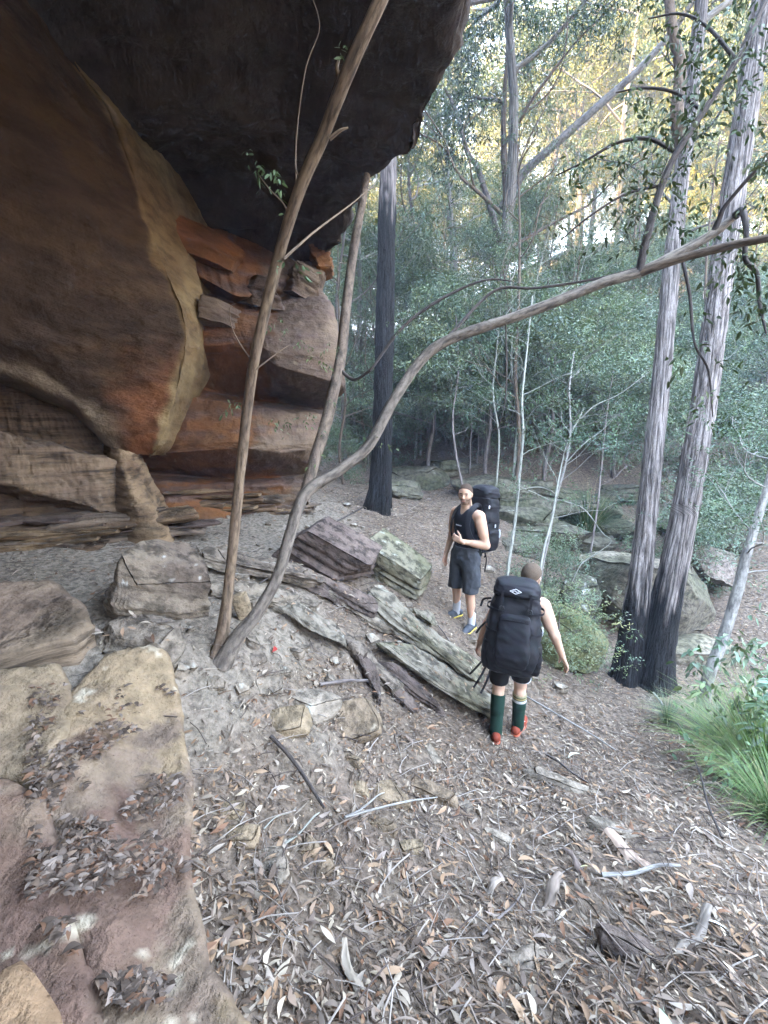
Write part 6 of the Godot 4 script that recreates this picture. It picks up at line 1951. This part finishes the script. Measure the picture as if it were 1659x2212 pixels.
func skin_tint(m: MB, base: Color, face: Transform3D, beard: float) -> void:
	var inv := face.affine_inverse()
	for i in m.v.size():
		var p := m.v[i]
		var e := n_mid.get_noise_3dv(p * 6.0)
		var c := Color(base.r * (1.0 + e * 0.06), base.g * (1.0 + e * 0.08), base.b * (1.0 + e * 0.08))
		var q := inv * p
		if q.length() < 0.2:
			if beard > 0.0:
				var jaw := sstep(-0.045, -0.062, q.y + n_hi.get_noise_3dv(p * 9.0) * 0.006) * sstep(-0.03, 0.0, q.z) * sstep(-0.135, -0.118, q.y)
				jaw = maxf(jaw, sstep(-0.02, -0.05, q.y) * sstep(0.052, 0.062, absf(q.x)) * sstep(-0.02, 0.005, q.z) * sstep(0.06, 0.03, q.z))
				var lips := 1.0 if absf(q.x) < 0.021 and absf(q.y + 0.0735) < 0.009 and q.z > 0.07 else 0.0
				c = c.lerp(Color(0.085, 0.055, 0.04), jaw * beard * (1.0 - lips))
				c = c.lerp(Color(0.40, 0.17, 0.14), lips * 0.8)
				# eyebrows
				if absf(q.y - 0.016) < 0.0055 and absf(absf(q.x) - 0.032) < 0.017 and q.z > 0.06: c = Color(0.05, 0.035, 0.025)
		m.c[i] = c

func build_people() -> void:
	# --- the man who stands and looks back
	var feet := on_ground(1000, 1350)
	var f := Vector3(-0.82, 0, 0.57).normalized()
	var l := Vector3.UP.cross(f)
	var o := thing("person", feet, "bearded man in dark singlet and grey shorts standing and looking back, hand on strap", "person")
	var bb := Basis(l, Vector3.UP, f)
	o.basis = bb
	var sk := Color(0.47, 0.30, 0.21)
	var gl := height((feet + l * 0.12).x, (feet + l * 0.12).z) - feet.y
	var gr := height((feet - l * 0.12).x, (feet - l * 0.12).z) - feet.y
	var look := Vector3(0.50, -0.02, 0.86).normalized()
	var hl := Vector3.UP.cross(look).normalized()
	var hb := Basis(hl, look.cross(hl), look)
	var hc := Vector3(0.005, 1.685, 0.045)
	var m := MB.new()
	var fd := Field.new(Vector3(-0.45, -0.25, -0.35), Vector3(0.45, 1.65, 0.45), 0.012)
	fd.cap(Vector3(0, 0.98, 0), Vector3(0, 1.12, 0), 0.15, 0.135, 0.04, Vector3(1, 1, 1.35))
	fd.cap(Vector3(0, 1.12, 0), Vector3(0, 1.36, 0.0), 0.14, 0.165, 0.04, Vector3(1, 1, 1.45))
	fd.cap(Vector3(-0.15, 1.44, -0.01), Vector3(0.15, 1.44, -0.01), 0.065, 0.065, 0.05)
	fd.cap(Vector3(0, 1.43, -0.02), Vector3(0, 1.62, 0.02), 0.066, 0.056, 0.04)
	# his left arm crosses to the strap, his right hangs
	var le := Vector3(0.275, 1.095, -0.05)
	var lw := Vector3(0.10, 1.145, 0.185)
	fd.cap(Vector3(0.195, 1.435, -0.01), le, 0.066, 0.046, 0.03)
	fd.cap(Vector3(0.215, 1.36, 0.0), Vector3(0.245, 1.24, -0.015), 0.058, 0.054, 0.03)
	fd.cap(le, lw, 0.047, 0.029, 0.02)
	fd.cap(le.lerp(lw, 0.15), le.lerp(lw, 0.5), 0.050, 0.042, 0.02)
	var re := Vector3(-0.275, 1.13, -0.03)
	var rw := Vector3(-0.285, 0.885, 0.06)
	fd.cap(Vector3(-0.195, 1.435, -0.01), re, 0.066, 0.046, 0.03)
	fd.cap(Vector3(-0.215, 1.36, 0.0), Vector3(-0.245, 1.24, -0.01), 0.058, 0.054, 0.03)
	fd.cap(re, rw, 0.047, 0.029, 0.02)
	var an := []
	for s in [1.0, -1.0]:
		var gy := gl if s > 0 else gr
		var knee := Vector3(0.115 * s, 0.50 + gy * 0.5, 0.035)
		var ankle := Vector3(0.118 * s, 0.10 + gy, -0.03 if s > 0 else 0.0)
		an.append(ankle)
		fd.cap(Vector3(0.09 * s, 0.93, 0), knee, 0.092, 0.056, 0.03)
		fd.cap(knee, ankle, 0.054, 0.038, 0.02)
		fd.cap(knee.lerp(ankle, 0.15) - Vector3(0, 0, 0.018), knee.lerp(ankle, 0.45) - Vector3(0, 0, 0.018), 0.052, 0.05, 0.02)
	fd.net(m)
	head_mesh(m, hc, hb)
	hand(m, lw, Vector3(-0.75, 0.35, 0.35), Vector3(-0.35, -0.1, -0.9), -1.0, 0.75, 0.9)
	hand(m, rw, Vector3(-0.02, -1.0, 0.12), Vector3(0.9, 0.0, -0.2), 1.0, 0.28)
	skin_tint(m, sk, Transform3D(hb, hc), 0.85)
	put("body", m.mesh(), mats.skin, o)
	put("hair", hair_mesh(hc, hb, Color(0.075, 0.05, 0.035), 0.004, 0.04), mats.hair, o)
	for s in [-1.0, 1.0]:
		var e := SphereMesh.new()
		e.radius = 0.0105
		e.height = 0.021
		e.radial_segments = 16
		e.rings = 8
		var white := mats.plastic.duplicate() as StandardMaterial3D
		white.albedo_color = srgb(0.36, 0.32, 0.29)
		var eye := put("eye", e, white, o, Transform3D(hb, hc + hb * Vector3(0.0305 * s, -0.0075, 0.0725)))
		var iris := SphereMesh.new()
		iris.radius = 0.0072
		iris.height = 0.0144
		iris.radial_segments = 12
		iris.rings = 6
		var im := mats.plastic.duplicate() as StandardMaterial3D
		im.albedo_color = Color(0.05, 0.035, 0.03)
		put("iris", iris, im, eye, Transform3D(Basis(), Vector3(0, 0, 0.0052)))
	# clothes
	m = MB.new()
	fd = Field.new(Vector3(-0.45, 0.7, -0.35), Vector3(0.45, 1.65, 0.45), 0.011)
	fd.cap(Vector3(0, 0.96, 0), Vector3(0, 1.12, 0), 0.168, 0.15, 0.04, Vector3(1, 1, 1.32))
	fd.cap(Vector3(0, 1.12, 0), Vector3(0, 1.36, 0.0), 0.155, 0.18, 0.04, Vector3(1, 1, 1.42))
	fd.cap(Vector3(-0.115, 1.455, -0.01), Vector3(0.115, 1.455, -0.01), 0.064, 0.064, 0.04)
	for s in [-1.0, 1.0]:
		fd.cap(Vector3(0.262 * s, 1.44, 0.0), Vector3(0.262 * s, 1.32, 0.0), 0.088, 0.085, 0.015, Vector3.ONE, true)
	fd.cap(Vector3(0, 1.56, 0.09), Vector3(0, 1.43, 0.15), 0.085, 0.03, 0.012, Vector3.ONE, true)
	fd.cap(Vector3(0, 1.58, -0.02), Vector3(0, 1.52, 0.0), 0.088, 0.078, 0.012, Vector3.ONE, true)
	fd.trim(Vector3.DOWN, -0.90)
	fd.net(m)
	put("singlet", shaded(m, Color(0.016, 0.018, 0.024), 0.2, 4.0), mats.cloth, o)
	m = MB.new()
	fd = Field.new(Vector3(-0.45, 0.3, -0.35), Vector3(0.45, 1.1, 0.4), 0.011)
	fd.cap(Vector3(0, 0.95, 0), Vector3(0, 1.03, 0), 0.178, 0.168, 0.04, Vector3(1, 1, 1.28))
	for s in [1.0, -1.0]:
		fd.cap(Vector3(0.095 * s, 0.92, 0.0), Vector3(0.128 * s, 0.47, 0.025), 0.112, 0.098, 0.035)
		fd.cap(Vector3(0.18 * s, 0.70, 0.0), Vector3(0.19 * s, 0.60, 0.0), 0.062, 0.06, 0.02)
	fd.trim(Vector3.UP, 1.05)
	fd.trim(Vector3.DOWN, -0.485)
	fd.net(m)
	for i in m.v.size():
		var p := m.v[i]
		m.v[i] = p + Vector3(p.x, 0, p.z).normalized() * (n_hi.get_noise_3d(p.x * 1.2, p.y * 0.9, p.z * 1.2) * 0.012)
	put("shorts", shaded(m, Color(0.060, 0.066, 0.076), 0.22, 5.0), mats.cloth, o)
	strap(o, [Vector3(-0.045, 1.315, 0.135), Vector3(0.0, 1.315, 0.139), Vector3(0.045, 1.315, 0.135)], 0.012, 0.003, Color(0.6, 0.62, 0.65), "chest_print", Vector3(0, 0, 1))
	for s in 2:
		var a: Vector3 = an[s]
		m = MB.new()
		fd = Field.new(a - Vector3.ONE * 0.3, a + Vector3.ONE * 0.3, 0.008)
		fd.cap(a + Vector3(0, 0.10, 0.002), a - Vector3(0, 0.04, -0.01), 0.048, 0.049, 0.02)
		fd.trim(Vector3.UP, a.y + 0.125)
		fd.net(m)
		put("sock", shaded(m, Color(0.56, 0.58, 0.62), 0.1, 9.0), mats.cloth, o)
		shoe(o, a, Vector3(0.25 if s == 0 else -0.1, 0, 1), Vector3.UP, Color(0.075, 0.085, 0.10), Color(0.60, 0.47, 0.09), Color(0.03, 0.03, 0.035))
	var bp := backpack(Transform3D(), "tall black backpack worn by the standing man, webbing hanging below it", false)
	bp.transform = Transform3D(Basis(-l, Vector3.UP, -f), feet) * Transform3D(Basis(Vector3.RIGHT, 0.05).scaled(Vector3(0.92, 0.98, 0.95)), Vector3(0, 0.94, 0.125))

	# --- the walker seen from behind
	feet = on_ground(1094, 1592)
	f = Vector3(0.30, 0, -0.95).normalized()
	l = Vector3.UP.cross(f)
	o = thing("person", feet, "person with cropped hair walking away down the slope in black shorts and green football socks", "person")
	o.basis = Basis(l, Vector3.UP, f)
	sk = Color(0.50, 0.335, 0.245)
	look = Vector3(-0.38, -0.30, 0.87).normalized()
	hl = Vector3.UP.cross(look).normalized()
	hb = Basis(hl, look.cross(hl), look)
	hc = Vector3(-0.13, 1.50, 0.20)
	m = MB.new()
	fd = Field.new(Vector3(-0.6, -0.3, -0.4), Vector3(0.6, 1.55, 0.6), 0.012)
	fd.cap(Vector3(0, 0.90, 0), Vector3(-0.02, 1.03, 0.03), 0.145, 0.13, 0.04, Vector3(1, 1, 1.3))
	fd.cap(Vector3(-0.02, 1.03, 0.03), Vector3(-0.055, 1.22, 0.09), 0.135, 0.155, 0.04, Vector3(1, 1, 1.4))
	fd.cap(Vector3(-0.21, 1.29, 0.11), Vector3(0.09, 1.31, 0.11), 0.062, 0.062, 0.05)
	fd.cap(Vector3(-0.075, 1.30, 0.10), Vector3(-0.12, 1.45, 0.17), 0.062, 0.054, 0.03)
	re = Vector3(-0.345, 1.04, 0.05)
	rw = Vector3(-0.43, 0.815, 0.13)
	fd.cap(Vector3(-0.245, 1.28, 0.10), re, 0.060, 0.042, 0.03)
	fd.cap(Vector3(-0.262, 1.21, 0.08), Vector3(-0.30, 1.12, 0.07), 0.053, 0.049, 0.03)
	fd.cap(re, rw, 0.044, 0.028, 0.02)
	le = Vector3(0.225, 1.05, 0.06)
	lw = Vector3(0.285, 0.86, 0.10)
	fd.cap(Vector3(0.12, 1.29, 0.10), le, 0.060, 0.042, 0.03)
	fd.cap(le, lw, 0.044, 0.028, 0.02)
	an = []
	var hips := []
	for s in [1.0, -1.0]:
		var side: float = 0.095 * s
		var zz := -0.10 if s > 0 else 0.12
		var wpos: Vector3 = feet + l * side + f * zz
		var gy := height(wpos.x, wpos.z) - feet.y
		var knee := Vector3(side, 0.47 + gy * 0.5, zz * 0.5 + 0.07)
		var ankle := Vector3(side, 0.105 + gy, zz)
		an.append([knee, ankle])
		fd.cap(Vector3(0.085 * s, 0.86, 0), knee, 0.088, 0.054, 0.03)
		fd.cap(knee, ankle, 0.050, 0.036, 0.02)
		fd.cap(knee.lerp(ankle, 0.15) - Vector3(0, 0, 0.02), knee.lerp(ankle, 0.45) - Vector3(0, 0, 0.02), 0.050, 0.048, 0.02)
	fd.net(m)
	head_mesh(m, hc, hb)
	hand(m, rw, Vector3(-0.42, -0.88, 0.1), Vector3(0.8, 0.0, -0.3), 1.0, 0.3)
	hand(m, lw, Vector3(0.2, -0.9, 0.1), Vector3(-0.8, 0.0, -0.3), -1.0, 0.5)
	skin_tint(m, sk, Transform3D(hb, hc), 0.0)
	put("body", m.mesh(), mats.skin, o)
	put("hair", hair_mesh(hc, hb, Color(0.12, 0.088, 0.062), 0.006, 0.085), mats.hair, o)
	m = MB.new()
	fd = Field.new(Vector3(-0.5, 0.7, -0.35), Vector3(0.45, 1.5, 0.5), 0.011)
	fd.cap(Vector3(0, 0.90, 0), Vector3(-0.02, 1.03, 0.03), 0.158, 0.145, 0.04, Vector3(1, 1, 1.28))
	fd.cap(Vector3(-0.02, 1.03, 0.03), Vector3(-0.055, 1.22, 0.09), 0.15, 0.168, 0.04, Vector3(1, 1, 1.38))
	fd.cap(Vector3(-0.16, 1.315, 0.11), Vector3(0.05, 1.33, 0.11), 0.056, 0.056, 0.03)
	fd.cap(Vector3(-0.31, 1.29, 0.1), Vector3(-0.31, 1.19, 0.09), 0.085, 0.08, 0.015, Vector3.ONE, true)
	fd.cap(Vector3(0.19, 1.31, 0.1), Vector3(0.19, 1.21, 0.09), 0.085, 0.08, 0.015, Vector3.ONE, true)
	fd.cap(Vector3(-0.09, 1.42, 0.14), Vector3(-0.09, 1.38, 0.14), 0.075, 0.07, 0.012, Vector3.ONE, true)
	fd.net(m)
	put("singlet", shaded(m, Color(0.015, 0.016, 0.02), 0.2, 4.0), mats.cloth, o)
	m = MB.new()
	fd = Field.new(Vector3(-0.45, 0.25, -0.35), Vector3(0.45, 1.05, 0.45), 0.011)
	fd.cap(Vector3(0, 0.86, 0), Vector3(0, 0.95, 0.01), 0.168, 0.158, 0.04, Vector3(1, 1, 1.25))
	for s in 2:
		var knee: Vector3 = an[s][0]
		fd.cap(Vector3(0.09 if s == 0 else -0.09, 0.84, 0), knee + Vector3(0, 0.08, 0), 0.108, 0.086, 0.035)
	fd.trim(Vector3.DOWN, -0.535)
	fd.net(m)
	put("shorts", shaded(m, Color(0.013, 0.013, 0.016), 0.2, 5.0), mats.cloth, o)
	var hem := MB.new()
	var kc := Vector3(an[1][0].x, 0.545, an[1][0].z - 0.004)
	for q in 2:
		var loop := []
		for i in 13: loop.append(kc + Vector3(cos(TAU * i / 12.0) * 0.088, -0.004 + 0.014 * q, sin(TAU * i / 12.0) * 0.088))
		tube(hem, loop, [0.003, 0.003], 5, 40, [Color(0.6, 0.62, 0.66), Color(0.6, 0.62, 0.66), Color(0.6, 0.62, 0.66)])
	put("hem_stripe", hem.mesh(), mats.cloth, o)
	for s in 2:
		var knee: Vector3 = an[s][0]
		var a: Vector3 = an[s][1]
		m = MB.new()
		fd = Field.new(a - Vector3.ONE * 0.5, a + Vector3.ONE * 0.5, 0.008)
		fd.cap(knee.lerp(a, 0.12), a - Vector3(0, 0.04, 0.0), 0.060, 0.055, 0.02)
		fd.cap(knee.lerp(a, 0.15) - Vector3(0, 0, 0.02), knee.lerp(a, 0.5) - Vector3(0, 0, 0.02), 0.060, 0.058, 0.02)
		var dir := (knee - a).normalized()
		fd.trim(dir, dir.dot(knee.lerp(a, 0.18)))
		fd.net(m)
		for i in m.v.size():
			var t := (m.v[i] - a).dot(dir)
			var top := dir.dot(knee.lerp(a, 0.18) - a)
			var c := Color(0.012, 0.040, 0.028)
			var q := top - t
			if (s == 1 and q > 0.020 and q < 0.036) : c = Color(0.42, 0.36, 0.16)
			if (s == 1 and q > 0.050 and q < 0.072): c = Color(0.62, 0.64, 0.64)
			if s == 1 and q > 0.0 and q < 0.012: c = Color(0.30, 0.27, 0.16)
			m.c[i] = c
		put("football_sock", m.mesh(), mats.cloth, o)
		shoe(o, a, Vector3(0.12 if s == 0 else -0.35, 0, 1), Vector3.UP, Color(0.26, 0.055, 0.03), Color(0.36, 0.085, 0.04), Color(0.62, 0.6, 0.56))
	bp = backpack(Transform3D(), "wide black backpack with a white diamond emblem on its lid, worn by the walker", true)
	bp.transform = Transform3D(Basis(-l, Vector3.UP, -f), feet) * Transform3D(Basis(Vector3.RIGHT, -0.20) * Basis(Vector3.BACK, -0.03), Vector3(-0.01, 0.78, 0.14)).scaled_local(Vector3(1.06, 0.94, 1.0))

func stages() -> void:
	build_stones()
	setup_sprays()
	near_stems()
	build_forest()
	build_grass()
	build_litter()
	build_people()

func _ready() -> void:
	rng.seed = 20240607
	var cam := Camera3D.new()
	cam.name = "camera"
	cam.fov = FOV
	cam.position = EYE
	cam.rotation_degrees = Vector3(-PITCH, 0, 0)
	cam.near = 0.05
	cam.far = 900.0
	add_child(cam)
	cam.current = true
	var env := Environment.new()
	var sky := Sky.new()
	var ps := ProceduralSkyMaterial.new()
	ps.sky_top_color = Color(0.72, 0.80, 0.92)
	ps.sky_horizon_color = Color(0.95, 0.96, 0.97)
	ps.sky_curve = 0.25
	ps.ground_bottom_color = Color(0.3, 0.28, 0.25)
	ps.ground_horizon_color = Color(0.8, 0.85, 0.9)
	sky.sky_material = ps
	env.background_mode = Environment.BG_SKY
	env.sky = sky
	env.tonemap_mode = Environment.TONE_MAPPER_LINEAR
	env.tonemap_exposure = 24.0
	env.fog_enabled = true
	env.fog_density = 0.0028
	env.fog_light_color = Color(0.80, 0.88, 1.0)
	env.sdfgi_enabled = true
	env.ssao_enabled = true
	env.ssil_enabled = true
	var we := WorldEnvironment.new()
	we.name = "world_environment"
	we.environment = env
	add_child(we)
	var sun := DirectionalLight3D.new()
	sun.name = "sun"
	sun.light_energy = 1.6
	sun.light_color = Color(1.0, 0.86, 0.58)
	sun.light_angular_distance = 0.5
	sun.shadow_enabled = true
	add_child(sun)
	sun.look_at_from_position(Vector3.ZERO, -Vector3(-0.80, 0.50, 0.34), Vector3.UP)
	setup_noise()
	setup_materials()
	setup_ground()
	build_ground()
	build_cliff()
	stages()
